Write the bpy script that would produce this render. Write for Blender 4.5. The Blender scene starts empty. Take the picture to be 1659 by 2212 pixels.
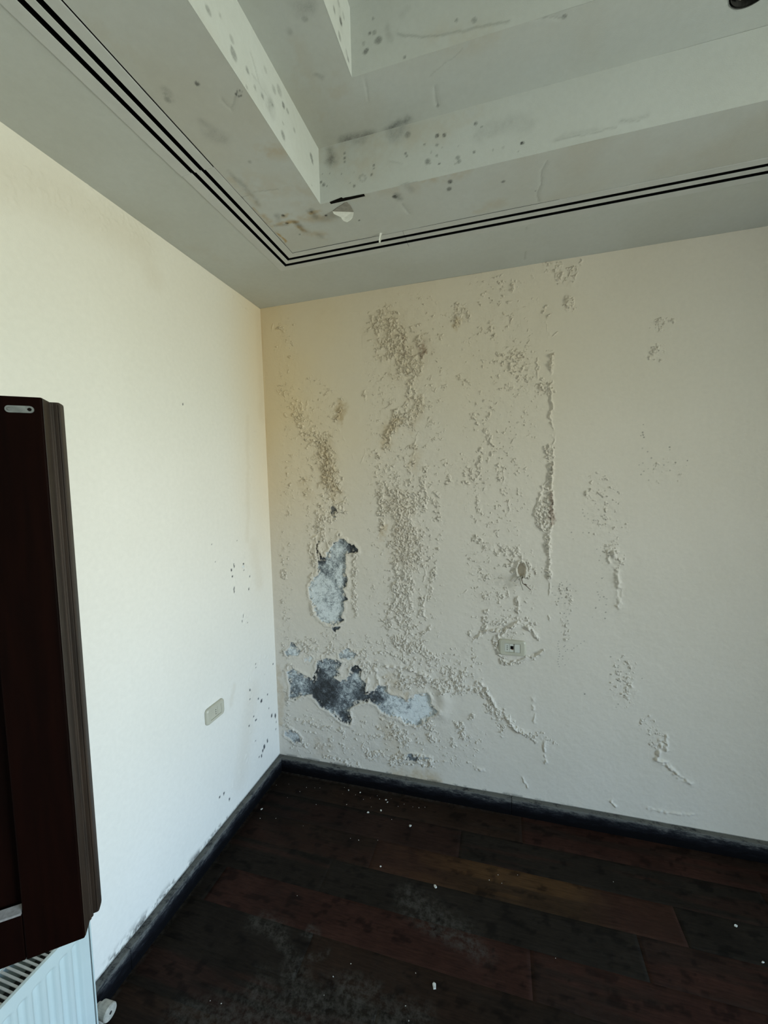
import bpy, bmesh, math, random
import numpy as np
from mathutils import Vector, Matrix

# ------------------------------------------------------------------ camera, world, exposure
SC = bpy.context.scene
COL = SC.collection
W, HH = 1659, 2212
FPX = 877.23
YAW, PITCH, ROLL = -0.27982, -0.06775, -0.02488
CAM = np.array([1.29144, -2.07938, 1.69805])
H = 2.70                      # height of the low soffit
RX, RY = 5.2, 4.0             # room size along x and along -y

fwd = np.array([math.sin(YAW)*math.cos(PITCH), math.cos(YAW)*math.cos(PITCH), math.sin(PITCH)])
r0 = np.array([math.cos(YAW), -math.sin(YAW), 0.0]); u0 = np.cross(r0, fwd)
rgt = r0*math.cos(ROLL)+u0*math.sin(ROLL); upv = -r0*math.sin(ROLL)+u0*math.cos(ROLL)
cd = bpy.data.cameras.new('camera'); cam = bpy.data.objects.new('camera', cd); COL.objects.link(cam)
M = Matrix([[rgt[0], upv[0], -fwd[0], CAM[0]], [rgt[1], upv[1], -fwd[1], CAM[1]], [rgt[2], upv[2], -fwd[2], CAM[2]], [0, 0, 0, 1]])
cam.matrix_world = M
cd.sensor_fit = 'VERTICAL'; cd.sensor_height = 36.0; cd.lens = 36.0*FPX/HH; cd.clip_start = 0.02
SC.camera = cam

SC.view_settings.view_transform = 'Standard'; SC.view_settings.look = 'None'
SC.view_settings.gamma = 1.0; SC.view_settings.use_curve_mapping = False
SC.view_settings.exposure = 0.0
SC.cycles.max_bounces = 10; SC.cycles.diffuse_bounces = 6
SC.cycles.use_denoising = True

SKY = (0.33, 0.57, 0.83); GROUND = (0.96, 1.02, 0.86); STR = 27.5
wd = bpy.data.worlds.new('daylight'); SC.world = wd; wd.use_nodes = True
nt = wd.node_tree; nt.nodes.clear()
wo = nt.nodes.new('ShaderNodeOutputWorld'); bg = nt.nodes.new('ShaderNodeBackground')
tc = nt.nodes.new('ShaderNodeTexCoord'); sx = nt.nodes.new('ShaderNodeSeparateXYZ')
mr = nt.nodes.new('ShaderNodeMapRange'); rp = nt.nodes.new('ShaderNodeValToRGB')
mr.inputs['From Min'].default_value = -1; mr.inputs['From Max'].default_value = 1
nt.links.new(tc.outputs['Generated'], sx.inputs[0]); nt.links.new(sx.outputs['Z'], mr.inputs['Value'])
nt.links.new(mr.outputs[0], rp.inputs[0]); nt.links.new(rp.outputs[0], bg.inputs['Color'])
nt.links.new(bg.outputs[0], wo.inputs[0])
e = rp.color_ramp.elements
e[0].position = 0.30; e[0].color = tuple(c*0.45 for c in GROUND)+(1,)
e[1].position = 0.59; e[1].color = SKY+(1,)
m_ = rp.color_ramp.elements.new(0.485); m_.color = tuple(c*0.70 for c in GROUND)+(1,)
m_ = rp.color_ramp.elements.new(0.52); m_.color = (1.04, 1.12, 1.16, 1)
bg.inputs['Strength'].default_value = STR

WIN = dict(y0=-3.10, y1=-1.20, z0=0.06, z1=2.20)     # glazed door opening in the right wall
pl = bpy.data.lights.new('window_portal', 'AREA'); pl.shape = 'RECTANGLE'
pl.size = WIN['z1']-WIN['z0']; pl.size_y = WIN['y1']-WIN['y0']; pl.cycles.is_portal = True
po = bpy.data.objects.new('window_portal', pl); COL.objects.link(po)
po.location = (RX+0.08, (WIN['y0']+WIN['y1'])/2, (WIN['z0']+WIN['z1'])/2)
po.rotation_euler = (0, math.radians(90), 0)

# ------------------------------------------------------------------ helpers: pixels of the photo -> points on known planes
def on(px, py, ax, v):
    d = fwd + rgt*(px-W/2)/FPX + upv*(HH/2-py)/FPX
    return CAM + d*((v-CAM[ax])/d[ax])
def bw(px, py):                       # back wall -> (x, z)
    q = on(px, py, 1, 0.0); return (q[0], q[2])
def lw(px, py):                       # left wall -> (y, z)
    q = on(px, py, 0, 0.0); return (q[1], q[2])
def cl(px, py, z=H):                  # horizontal plane -> (x, y)
    q = on(px, py, 2, z); return (q[0], q[1])

# ------------------------------------------------------------------ numpy noise
def lat(ix, iy, seed):
    h = (ix.astype(np.int64)*374761393 + iy.astype(np.int64)*668265263 + seed*974634777) & 0x7fffffff
    h = ((h ^ (h >> 13))*1274126177) & 0x7fffffff
    h = (h ^ (h >> 16)) & 0xffffff
    return h/float(0xffffff)
def vn(U, V, s, seed=0):
    x = U/s; y = V/s; ix = np.floor(x); iy = np.floor(y); fx = x-ix; fy = y-iy
    fx = fx*fx*(3-2*fx); fy = fy*fy*(3-2*fy); ix = ix.astype(int)+5000; iy = iy.astype(int)+5000
    a = lat(ix, iy, seed); b = lat(ix+1, iy, seed); c = lat(ix, iy+1, seed); d = lat(ix+1, iy+1, seed)
    return (a*(1-fx)+b*fx)*(1-fy)+(c*(1-fx)+d*fx)*fy
def fbm(U, V, s, seed=0, o=4, g=0.55):
    t = 0; a = 1; n = 0
    for k in range(o):
        t = t+a*vn(U+k*3.17, V+k*1.91, s/2**k, seed+k*17); n += a; a *= g
    return t/n
def worley(U, V, s, seed=0):
    x = U/s; y = V/s; ix = np.floor(x).astype(int)+5000; iy = np.floor(y).astype(int)+5000
    fx = x-np.floor(x); fy = y-np.floor(y); f1 = np.full(x.shape, 9.0); f2 = f1.copy(); idv = np.zeros(x.shape)
    for dx in (-1, 0, 1):
        for dy in (-1, 0, 1):
            px = lat(ix+dx, iy+dy, seed)+dx; py = lat(ix+dx, iy+dy, seed+91)+dy
            d = np.hypot(px-fx, py-fy); nid = lat(ix+dx, iy+dy, seed+333)
            c1 = d < f1; f2 = np.where(c1, f1, np.minimum(f2, d)); idv = np.where(c1, nid, idv); f1 = np.where(c1, d, f1)
    return f1, f2, idv
def ss(a, b, x):
    t = np.clip((x-a)/(b-a), 0, 1); return t*t*(3-2*t)

def seg_d(U, V, pts):
    d = np.full(U.shape, 9.0)
    if len(pts) == 1: return np.hypot(U-pts[0][0], V-pts[0][1])
    for (ax, ay), (bx, by) in zip(pts[:-1], pts[1:]):
        vx, vy = bx-ax, by-ay; L = vx*vx+vy*vy+1e-12
        t = np.clip(((U-ax)*vx+(V-ay)*vy)/L, 0, 1)
        d = np.minimum(d, np.hypot(U-ax-t*vx, V-ay-t*vy))
    return d
class Canvas:
    """masks painted in the metres of one flat surface"""
    def __init__(s, U, V, WU=None, WV=None):
        s.U, s.V = U, V; s.WU = U if WU is None else WU; s.WV = V if WV is None else WV
    def box(s, pts, pad):
        xs = [p[0] for p in pts]; ys = [p[1] for p in pts]
        us = s.U[:, 0]; vs = s.V[0, :]
        i0, i1 = np.searchsorted(us, min(xs)-pad), np.searchsorted(us, max(xs)+pad)
        j0, j1 = np.searchsorted(vs, min(ys)-pad), np.searchsorted(vs, max(ys)+pad)
        return slice(max(i0-1, 0), i1+1), slice(max(j0-1, 0), j1+1)
    def stroke(s, A, pts, r, k, soft=0.6, warp=True):
        sl = s.box(pts, r*1.4+0.02)
        if A[sl].size == 0: return
        U, V = (s.WU[sl], s.WV[sl]) if warp else (s.U[sl], s.V[sl])
        d = seg_d(U, V, pts)
        A[sl] = np.maximum(A[sl], k*(1-ss(r*(1-soft), r*(1+soft*0.35), d)))
    def sdf(s, pts, pad=0.04):
        sl = s.box(pts, pad); U, V = s.WU[sl], s.WV[sl]
        d = seg_d(U, V, list(pts)+[pts[0]]); ins = np.zeros(U.shape, bool); n = len(pts)
        for i in range(n):
            (x0, y0), (x1, y1) = pts[i], pts[(i+1) % n]
            if y0 == y1: continue
            c = ((y0 > V) != (y1 > V)) & (U < (x1-x0)*(V-y0)/(y1-y0)+x0); ins ^= c
        return sl, np.where(ins, -d, d)

# ------------------------------------------------------------------ mesh accumulator for the big surfaces
class Acc:
    AT = ('plaster', 'tone', 'stain', 'mould', 'rust', 'yellow')
    def __init__(s): s.v = []; s.f = []; s.a = {k: [] for k in s.AT}; s.n = 0
    def grid(s, P, flip=False, keep=None, **at):
        nu, nv = P.shape[:2]; I = np.arange(nu*nv).reshape(nu, nv)+s.n
        q = np.stack([I[:-1, :-1], I[1:, :-1], I[1:, 1:], I[:-1, 1:]], -1)
        if keep is not None: q = q[keep]
        q = q.reshape(-1, 4)
        if flip: q = q[:, ::-1]
        s.v.append(P.reshape(-1, 3)); s.f.append(q); s.n += nu*nv
        for k in s.AT:
            s.a[k].append(np.asarray(at[k]).reshape(-1) if k in at else np.zeros(nu*nv))
    def quad(s, a, b, c, d):
        s.grid(np.array([[a, d], [b, c]], float))
    def box(s, x0, x1, y0, y1, z0, z1):
        c = lambda *p: p
        s.quad(c(x0, y0, z0), c(x0, y1, z0), c(x1, y1, z0), c(x1, y0, z0)); s.quad(c(x0, y0, z1), c(x1, y0, z1), c(x1, y1, z1), c(x0, y1, z1))
        s.quad(c(x0, y0, z0), c(x1, y0, z0), c(x1, y0, z1), c(x0, y0, z1)); s.quad(c(x0, y1, z0), c(x0, y1, z1), c(x1, y1, z1), c(x1, y1, z0))
        s.quad(c(x0, y0, z0), c(x0, y0, z1), c(x0, y1, z1), c(x0, y1, z0)); s.quad(c(x1, y0, z0), c(x1, y1, z0), c(x1, y1, z1), c(x1, y0, z1))
    def build(s, name, m, smooth=True):
        V = np.concatenate(s.v).astype(np.float32); F = np.concatenate(s.f).astype(np.int32)
        me = bpy.data.meshes.new(name); me.vertices.add(len(V)); me.vertices.foreach_set('co', V.ravel())
        me.loops.add(F.size); me.loops.foreach_set('vertex_index', F.ravel())
        me.polygons.add(len(F)); me.polygons.foreach_set('loop_start', np.arange(0, F.size, 4, dtype=np.int32))
        me.update(calc_edges=True)
        if smooth: me.polygons.foreach_set('use_smooth', np.ones(len(F), bool))
        for k in s.AT:
            a = np.concatenate(s.a[k]).astype(np.float32)
            if a.any():
                at = me.attributes.new(k, 'FLOAT', 'POINT'); at.data.foreach_set('value', a)
        me.materials.append(m); me.validate()
        o = bpy.data.objects.new(name, me); COL.objects.link(o); return o

# ------------------------------------------------------------------ materials
def mat(name):
    m = bpy.data.materials.new(name); m.use_nodes = True; t = m.node_tree
    return m, t, t.nodes['Principled BSDF']
def N(t, typ, **kw):
    n = t.nodes.new(typ)
    for k, v in kw.items(): setattr(n, k, v)
    return n
def noise(t, scale, detail=4, rough=0.6, vec=None, stretch=None):
    n = N(t, 'ShaderNodeTexNoise'); n.inputs['Scale'].default_value = scale
    n.inputs['Detail'].default_value = detail; n.inputs['Roughness'].default_value = rough
    c = N(t, 'ShaderNodeTexCoord'); out = c.outputs['Object']
    if stretch:
        mp = N(t, 'ShaderNodeMapping'); mp.inputs['Scale'].default_value = stretch
        t.links.new(out, mp.inputs[0]); out = mp.outputs[0]
    t.links.new(out, n.inputs['Vector']); return n.outputs['Fac']
def ramp(t, fac, stops):
    r = N(t, 'ShaderNodeValToRGB'); el = r.color_ramp.elements
    while len(el) < len(stops): el.new(0.5)
    for q, (p, c) in zip(el, stops): q.position = p; q.color = tuple(c)+(1,) if len(c) == 3 else c
    t.links.new(fac, r.inputs[0]); return r.outputs[0]
def mixc(t, fac, a, b, blend='MIX'):
    n = N(t, 'ShaderNodeMix', data_type='RGBA', blend_type=blend)
    for s_, v in ((0, fac), (6, a), (7, b)):
        if hasattr(v, 'is_linked') or isinstance(v, bpy.types.NodeSocket): t.links.new(v, n.inputs[s_])
        else: n.inputs[s_].default_value = v if s_ == 0 else tuple(v)+(1,)
    return n.outputs[2]
def math_(t, op, a, b=None, clamp=False):
    n = N(t, 'ShaderNodeMath', operation=op); n.use_clamp = clamp
    for i, v in enumerate((a, b)):
        if v is None: continue
        if isinstance(v, bpy.types.NodeSocket): t.links.new(v, n.inputs[i])
        else: n.inputs[i].default_value = v
    return n.outputs[0]
def attr(t, nm):
    n = N(t, 'ShaderNodeAttribute', attribute_name=nm); return n.outputs['Fac']
def bump(t, b, h, dist, strength=1.0):
    n = N(t, 'ShaderNodeBump'); n.inputs['Distance'].default_value = dist; n.inputs['Strength'].default_value = strength
    t.links.new(h, n.inputs['Height']); t.links.new(n.outputs[0], b.inputs['Normal'])

def plaster_mat(name, paint, patch, rough=0.75):
    m, t, b = mat(name)
    big = noise(t, 2.2, 3, 0.5); fine = noise(t, 55, 4, 0.6)
    c = mixc(t, ramp(t, big, [(0.35, (0, 0, 0)), (0.7, (1, 1, 1))]), paint, patch)
    c = mixc(t, 0.10, c, ramp(t, fine, [(0.3, (0.55,)*3), (0.7, (1.0,)*3)]), 'MULTIPLY')
    c = mixc(t, attr(t, 'yellow'), c, (0.74, 0.61, 0.41))  # warm bounce light, painted as a tint over the paint
    c = mixc(t, attr(t, 'stain'), c, (0.46, 0.34, 0.18))
    c = mixc(t, attr(t, 'rust'), c, (0.15, 0.06, 0.02))
    pn = math_(t, 'ADD', attr(t, 'tone'), math_(t, 'MULTIPLY', math_(t, 'SUBTRACT', noise(t, 150, 5, 0.75), 0.5), 1.05))
    pc = ramp(t, pn, [(0.0, (0.040, 0.044, 0.048)), (0.33, (0.13, 0.15, 0.17)), (0.55, (0.40, 0.445, 0.47)), (0.80, (0.78, 0.835, 0.855))])
    c = mixc(t, attr(t, 'plaster'), c, pc)
    mo = math_(t, 'MULTIPLY', attr(t, 'mould'), ramp(t, noise(t, 260, 3, 0.7), [(0.25, (0.5,)*3), (0.6, (1,)*3)]))
    c = mixc(t, mo, c, (0.03, 0.033, 0.028))
    t.links.new(c, b.inputs['Base Color']); b.inputs['Roughness'].default_value = rough
    b.inputs['Specular IOR Level'].default_value = 0.25
    hh = math_(t, 'ADD', math_(t, 'MULTIPLY', noise(t, 320, 3, 0.6), 0.35), math_(t, 'MULTIPLY', math_(t, 'MULTIPLY', noise(t, 240, 5, 0.75), attr(t, 'plaster')), 2.5))
    bump(t, b, hh, 0.0012, 0.9)
    return m
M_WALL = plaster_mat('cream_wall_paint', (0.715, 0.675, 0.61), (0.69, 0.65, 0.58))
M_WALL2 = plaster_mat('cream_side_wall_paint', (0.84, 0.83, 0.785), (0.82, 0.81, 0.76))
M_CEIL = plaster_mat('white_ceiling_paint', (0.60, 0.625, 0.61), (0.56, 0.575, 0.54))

def simple(name, col, rough=0.5, metal=0.0, spec=0.5, nscale=None, namt=0.15, bumpd=None, stretch=None):
    m, t, b = mat(name); b.inputs['Roughness'].default_value = rough; b.inputs['Metallic'].default_value = metal
    b.inputs['Specular IOR Level'].default_value = spec
    n = noise(t, nscale or 30, 4, 0.6, stretch=stretch)
    lo = tuple(c*(1-namt*2) for c in col)
    t.links.new(ramp(t, n, [(0.3, lo), (0.65, col)]), b.inputs['Base Color'])
    if bumpd: bump(t, b, n, bumpd)
    return m
M_FRAME = simple('white_diffuser_metal', (0.60, 0.615, 0.60), 0.55, nscale=12, namt=0.04)
M_BLACK = simple('black_slot', (0.004, 0.004, 0.004), 0.9, spec=0.1)
M_WOOD = simple('dark_stained_wood', (0.0062, 0.0013, 0.0006), 0.6, nscale=9, namt=0.3, stretch=(6, 6, 0.5), spec=0.05)
M_WOODE = simple('lit_dark_wood_edge', (0.030, 0.018, 0.011), 0.5, nscale=9, namt=0.35, stretch=(9, 9, 0.5))  # lit copy of the dark wood, for the leaf's free edge
M_STEEL = simple('zinc_steel', (0.30, 0.33, 0.33), 0.5, metal=0.6, nscale=60, namt=0.2)
M_DUST = simple('dusty_grey_bead', (0.30, 0.30, 0.31), 0.9, nscale=80, namt=0.25)
M_RAD = simple('white_radiator_enamel', (0.56, 0.66, 0.66), 0.3, nscale=10, namt=0.02)
M_GRILL = simple('grey_radiator_grille', (0.42, 0.42, 0.39), 0.5, nscale=30, namt=0.1)
M_CREAM = simple('cream_socket_plastic', (0.53, 0.52, 0.43), 0.4, nscale=20, namt=0.04)
M_MOD = simple('pale_module_plastic', (0.63, 0.64, 0.58), 0.4, nscale=20, namt=0.03)
M_HOLE = simple('dark_socket_hole', (0.006, 0.005, 0.004), 0.9, spec=0.1)
M_KNOB = simple('grubby_white_plastic', (0.50, 0.48, 0.42), 0.6, nscale=70, namt=0.2)
M_CHIP = simple('white_paint_chip', (0.72, 0.71, 0.66), 0.8, nscale=90, namt=0.12)
M_FLAP = simple('white_peeled_paint', (0.90, 0.90, 0.85), 0.8, nscale=70, namt=0.05)
M_WIREB = simple('brown_wire_insulation', (0.12, 0.08, 0.05), 0.5)
M_WIREG = simple('dusty_cream_wire', (0.42, 0.40, 0.34), 0.7)
M_PAINTED = simple('brown_window_frame', (0.03, 0.012, 0.007), 0.45, nscale=9, stretch=(6, 6, 0.5))
M_SHUT = simple('added_roller_shutter', (0.45, 0.44, 0.40), 0.5)
M_CUP = simple('dirty_metal_sleeve', (0.035, 0.035, 0.032), 0.6, nscale=60, namt=0.3)

def skirting_mat():
    m, t, b = mat('black_grimy_skirting')
    c = N(t, 'ShaderNodeTexCoord'); s = N(t, 'ShaderNodeSeparateXYZ'); t.links.new(c.outputs['Object'], s.inputs[0])
    hz = math_(t, 'DIVIDE', s.outputs['Z'], 0.085)
    n = noise(t, 30, 7, 0.8, stretch=(.6, .6, 2.2))
    k = math_(t, 'ADD', math_(t, 'MULTIPLY', hz, 0.55), math_(t, 'MULTIPLY', n, 0.85))
    col = ramp(t, k, [(0.60, (0.0016, 0.0016, 0.0024)), (0.76, (0.007, 0.0075, 0.0105)), (0.86, (0.030, 0.032, 0.036)), (0.97, (0.14, 0.14, 0.13))])
    t.links.new(col, b.inputs['Base Color']); b.inputs['Roughness'].default_value = 0.75; b.inputs['Specular IOR Level'].default_value = 0.1
    bump(t, b, n, 0.002); return m
M_SKIRT = skirting_mat()

def floor_mat():
    m, t, b = mat('dark_laminate_boards')
    base = N(t, 'ShaderNodeAttribute', attribute_name='board'); dust = attr(t, 'dust')
    g = noise(t, 16, 6, 0.7, stretch=(1, 9, 1)); g2 = noise(t, 40, 5, 0.75)
    c = mixc(t, 0.75, base.outputs['Color'], ramp(t, g, [(0.28, (0.35,)*3), (0.72, (1.25,)*3)]), 'MULTIPLY')
    c = mixc(t, math_(t, 'MULTIPLY', dust, ramp(t, g2, [(0.42, (0,)*3), (0.62, (1,)*3)])), c, (0.062, 0.057, 0.049))
    t.links.new(c, b.inputs['Base Color'])
    t.links.new(ramp(t, g2, [(0.3, (0.62,)*3), (0.7, (0.85,)*3)]), b.inputs['Roughness'])
    b.inputs['Specular IOR Level'].default_value = 0.08
    bump(t, b, g, 0.0006); return m
M_FLOOR = floor_mat()

# ------------------------------------------------------------------ object helpers
def tag(o, label=None, cat=None, group=None, kind=None):
    for k, v in (('label', label), ('category', cat), ('group', group), ('kind', kind)):
        if v: o[k] = v
    return o
def empty(name, loc, label, cat, group=None, rz=0.0):
    o = bpy.data.objects.new(name, None); COL.objects.link(o); o.location = loc; o.rotation_euler.z = rz
    o.empty_display_size = 0.05
    return tag(o, label, cat, group)
def obj(name, bm, m, parent=None, smooth=False, label=None):
    bmesh.ops.recalc_face_normals(bm, faces=bm.faces)
    me = bpy.data.meshes.new(name); bm.to_mesh(me); bm.free(); me.materials.append(m)
    if smooth: me.polygons.foreach_set('use_smooth', [True]*len(me.polygons))
    o = bpy.data.objects.new(name, me); COL.objects.link(o)
    if parent: o.parent = parent
    if label: o['label'] = label
    return o
def bx(bm, x0, x1, y0, y1, z0, z1, bev=0.0, seg=2):
    r = bmesh.ops.create_cube(bm, size=1.0); vs = r['verts']
    for v in vs:
        v.co = Vector(((x0+x1)/2+v.co.x*(x1-x0), (y0+y1)/2+v.co.y*(y1-y0), (z0+z1)/2+v.co.z*(z1-z0)))
    if bev > 0:
        es = list({e for v in vs for e in v.link_edges}); bmesh.ops.bevel(bm, geom=es, offset=bev, segments=seg, profile=0.6, affect='EDGES')
    return vs
def tube(bm, pts, r, n=10, cap=True):
    rings = []
    for i, p in enumerate(pts):
        p = Vector(p); a = Vector(pts[max(i-1, 0)]); b = Vector(pts[min(i+1, len(pts)-1)]); d = (b-a).normalized()
        u = d.cross(Vector((0.31, 0.17, 0.93))).normalized(); w = d.cross(u)
        rr = r[i] if isinstance(r, (list, tuple)) else r
        rings.append([bm.verts.new(p+u*math.cos(k*2*math.pi/n)*rr+w*math.sin(k*2*math.pi/n)*rr) for k in range(n)])
    for A, B in zip(rings[:-1], rings[1:]):
        for k in range(n): bm.faces.new((A[k], A[(k+1) % n], B[(k+1) % n], B[k]))
    if cap: bm.faces.new(rings[0][::-1]); bm.faces.new(rings[-1])

# ------------------------------------------------------------------ BACK WALL (damp, blistered, peeling)
def gridUV(u0, u1, v0, v1, s):
    nu = int(round((u1-u0)/s))+1; nv = int(round((v1-v0)/s))+1
    return np.meshgrid(np.linspace(u0, u1, nu), np.linspace(v0, v1, nv), indexing='ij')
ST = 0.0022
U, V = gridUV(0.0, 2.56, 0.0, H, ST)
w1 = (fbm(U, V, 0.05, 3)-0.5); w2 = (fbm(U, V, 0.05, 9)-0.5)
e1 = (vn(U, V, 0.010, 21)-0.5); e2 = (vn(U, V, 0.010, 27)-0.5)
CV = Canvas(U, V, U+w1*0.030+e1*0.006, V+w2*0.030+e2*0.006)      # ragged
CT = Canvas(U, V, U+w1*0.006+e1*0.0045, V+w2*0.006+e2*0.0045)     # tight
PXM = 1/410.0
B = lambda *pts: [bw(*p) for p in pts]
crust = np.zeros_like(U)
for pts, r, k in [
    # left column
    ([(605, 835), (650, 885)], 16, .38), ([(640, 900), (668, 940)], 20, .45), ([(668, 930), (690, 960)], 30, .55), ([(695, 960), (707, 1010), (722, 1050)], 30, .92), ([(718, 1050), (722, 1100)], 34, .72),
    ([(700, 1100), (690, 1160)], 26, .60), ([(655, 1035), (668, 1065)], 11, .5), ([(688, 1140), (672, 1190), (680, 1220)], 12, .6), ([(730, 870), (728, 905)], 14, .45), ([(788, 852)], 9, .5),
    ([(622, 1040), (625, 1100)], 14, .3), ([(605, 700), (600, 760)], 9, .25), ([(640, 765)], 8, .4),
    # centre column
    ([(830, 700), (850, 745)], 42, .62), ([(850, 750), (885, 800)], 34, .72), ([(905, 735), (912, 770), (905, 810)], 10, .7), ([(890, 840), (900, 870)], 26, .6), ([(895, 865), (880, 910)], 22, .68),
    ([(860, 890), (838, 950)], 14, .85), ([(838, 950), (836, 970)], 12, .6), ([(818, 975), (822, 1060)], 13, .42), ([(855, 1000), (860, 1040)], 30, .36), ([(896, 965), (888, 1000)], 12, .66), ([(880, 1010), (886, 1045)], 6, .7),
    ([(922, 1010), (915, 1060), (918, 1100)], 8, .66), ([(845, 1070), (900, 1080)], 34, .50), ([(822, 1070), (825, 1140)], 12, .8), ([(860, 1080), (880, 1150)], 44, .78), ([(870, 1150), (878, 1200)], 42, .88), ([(870, 1210), (872, 1260)], 34, .72),
    ([(905, 1180), (915, 1215)], 20, .5), ([(868, 1270), (866, 1340)], 38, .66), ([(845, 1300), (840, 1350)], 20, .5), ([(912, 1290), (908, 1330)], 10, .6), ([(940, 1230), (925, 1290)], 8, .6), ([(880, 1345), (868, 1365)], 30, .5),
    ([(945, 1100), (940, 1060)], 12, .36), ([(943, 1105), (950, 1130)], 10, .65), ([(925, 1355), (905, 1385)], 6, .55),
    # scattered right of centre
    ([(990, 665), (985, 700)], 12, .62), ([(1005, 670), (1010, 680)], 6, .5), ([(1060, 690), (1065, 720)], 8, .42), ([(905, 848), (960, 832)], 7, .42), ([(990, 815), (1005, 830)], 9, .4),
    ([(1085, 775), (1130, 790), (1150, 810)], 18, .42), ([(1110, 780), (1130, 830)], 30, .40), ([(1140, 815)], 14, .7), ([(1050, 900), (1070, 860), (1100, 850)], 26, .26), ([(1025, 895), (1032, 915)], 7, .5),
    ([(1050, 930), (1060, 960), (1075, 990)], 10, .48), ([(1040, 970), (1036, 1010)], 8, .5), ([(965, 995), (970, 1045), (1010, 1045)], 9, .52), ([(1000, 1000), (1040, 1050)], 22, .30), ([(1075, 1005), (1085, 1040)], 9, .38),
    ([(1030, 1080), (1036, 1110)], 9, .42), ([(1040, 1130), (1080, 1110)], 26, .24), ([(1025, 1160), (1055, 1185)], 9, .5), ([(1070, 1185), (1110, 1195)], 16, .46), ([(1120, 1195), (1145, 1215)], 9, .6), ([(1020, 1215), (1050, 1240)], 20, .40),
    ([(1105, 1225), (1145, 1235)], 24, .42), ([(1143, 1222), (1140, 1245)], 8, .85), ([(1112, 1228), (1116, 1245)], 6, .7), ([(1073, 1375), (1072, 1400), (1082, 1425)], 6, .8), ([(1088, 1428), (1115, 1432)], 9, .85), ([(1120, 1428), (1150, 1424)], 7, .62), ([(1085, 1366), (1117, 1347)], 5, .8), ([(1120, 1347), (1150, 1362), (1160, 1380)], 5, .6), ([(1160, 1417), (1175, 1405)], 5, .7), ([(1025, 1378), (1050, 1362), (1085, 1362)], 6, .75), ([(1085, 1285), (1060, 1290)], 26, .28), ([(1118, 1290), (1118, 1335)], 7, .7), ([(1050, 1320), (1050, 1350), (1025, 1372)], 9, .7), ([(1060, 1350), (1110, 1338)], 12, .45), ([(1020, 1372), (1035, 1362)], 14, .55),
    ([(1130, 1340), (1150, 1345)], 10, .5), ([(955, 1150), (945, 1190)], 8, .4),
    # the vertical split and its patches
    ([(1170, 835), (1184, 842)], 14, .95), ([(1186, 972), (1188, 985)], 11, 1.0), ([(1190, 760), (1192, 800)], 5, .7), ([(1184, 1060), (1182, 1140)], 12, 1.0), ([(1170, 1100), (1175, 1130)], 16, 1.0), ([(1187, 990), (1188, 1050)], 7, .85), ([(1184, 1150), (1186, 1250)], 7, .8),
    # top right
    ([(1195, 575), (1215, 600)], 17, .45), ([(1240, 580), (1235, 610)], 8, .5), ([(1225, 650), (1232, 665)], 12, .55), ([(1175, 660), (1185, 680)], 9, .35), ([(1110, 610), (1105, 625)], 7, .45), ([(1060, 625), (1045, 640)], 9, .3),
    ([(1415, 765)], 18, .42), ([(1420, 705), (1440, 695)], 13, .34),
    ([(1290, 1060), (1300, 1110), (1310, 1140)], 42, .22), ([(1320, 1180), (1330, 1210)], 18, .36), ([(1215, 1275), (1225, 1300)], 22, .26), ([(1440, 1020)], 30, .16), ([(1350, 1440), (1345, 1500)], 26, .30), ([(1400, 1560), (1420, 1600)], 18, .32), ([(1215, 1320), (1225, 1380)], 8, .25),
    # lower zone
    ([(860, 1385), (885, 1400)], 18, .95), ([(890, 1395), (930, 1415)], 13, .9), ([(640, 1385), (700, 1390)], 16, .35), ([(700, 1390), (830, 1400)], 30, .26), ([(770, 1430), (830, 1440)], 24, .30),
    ([(870, 1430), (950, 1445)], 24, .40), ([(840, 1470), (990, 1480)], 26, .55), ([(910, 1470), (985, 1475)], 16, .80), ([(970, 1450), (1000, 1455)], 14, .7), ([(985, 1478), (1012, 1488)], 12, .7), ([(1005, 1480), (1015, 1490)], 7, .8),
    ([(1030, 1485), (1045, 1495)], 14, .7), ([(1048, 1490), (1070, 1530)], 9, .75), ([(1060, 1530), (1075, 1540)], 20, .6), ([(1075, 1550), (1085, 1580)], 11, .5), ([(1098, 1552), (1112, 1575), (1140, 1585)], 9, .66), ([(1150, 1588), (1190, 1600)], 14, .24),
    ([(1020, 1545), (1012, 1552)], 8, .6), ([(990, 1570), (1005, 1592)], 15, .62), ([(975, 1600)], 10, .6), ([(925, 1565), (940, 1590)], 20, .6), ([(840, 1560), (870, 1600)], 24, .60), ([(820, 1570), (830, 1590)], 14, .5),
    ([(660, 1545), (700, 1560)], 24, .26), ([(640, 1600), (665, 1620)], 16, .6), ([(690, 1600), (730, 1610)], 34, .30), ([(735, 1570), (745, 1580)], 9, .6), ([(850, 1640), (930, 1645)], 15, .62), ([(790, 1625), (850, 1645)], 20, .48), ([(700, 1640), (780, 1650)], 16, .30), ([(960, 1640), (985, 1600)], 12, .3),
    ([(660, 1400), (800, 1415)], 22, .44), ([(780, 1440), (860, 1450)], 20, .5), ([(640, 1555), (720, 1575)], 14, .42), ([(745, 1520), (760, 1550)], 8, .6), ([(620, 1570), (640, 1580)], 9, .55), ([(766, 1200), (768, 1330)], 9, .62), ([(672, 1240), (676, 1330)], 6, .55), ([(612, 1180), (614, 1330)], 10, .26), ([(620, 1500), (620, 1560)], 12, .34), ([(615, 1410), (625, 1440)], 14, .4)]:
    CV.stroke(crust, B(*pts), r*PXM, k, 0.75)
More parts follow.
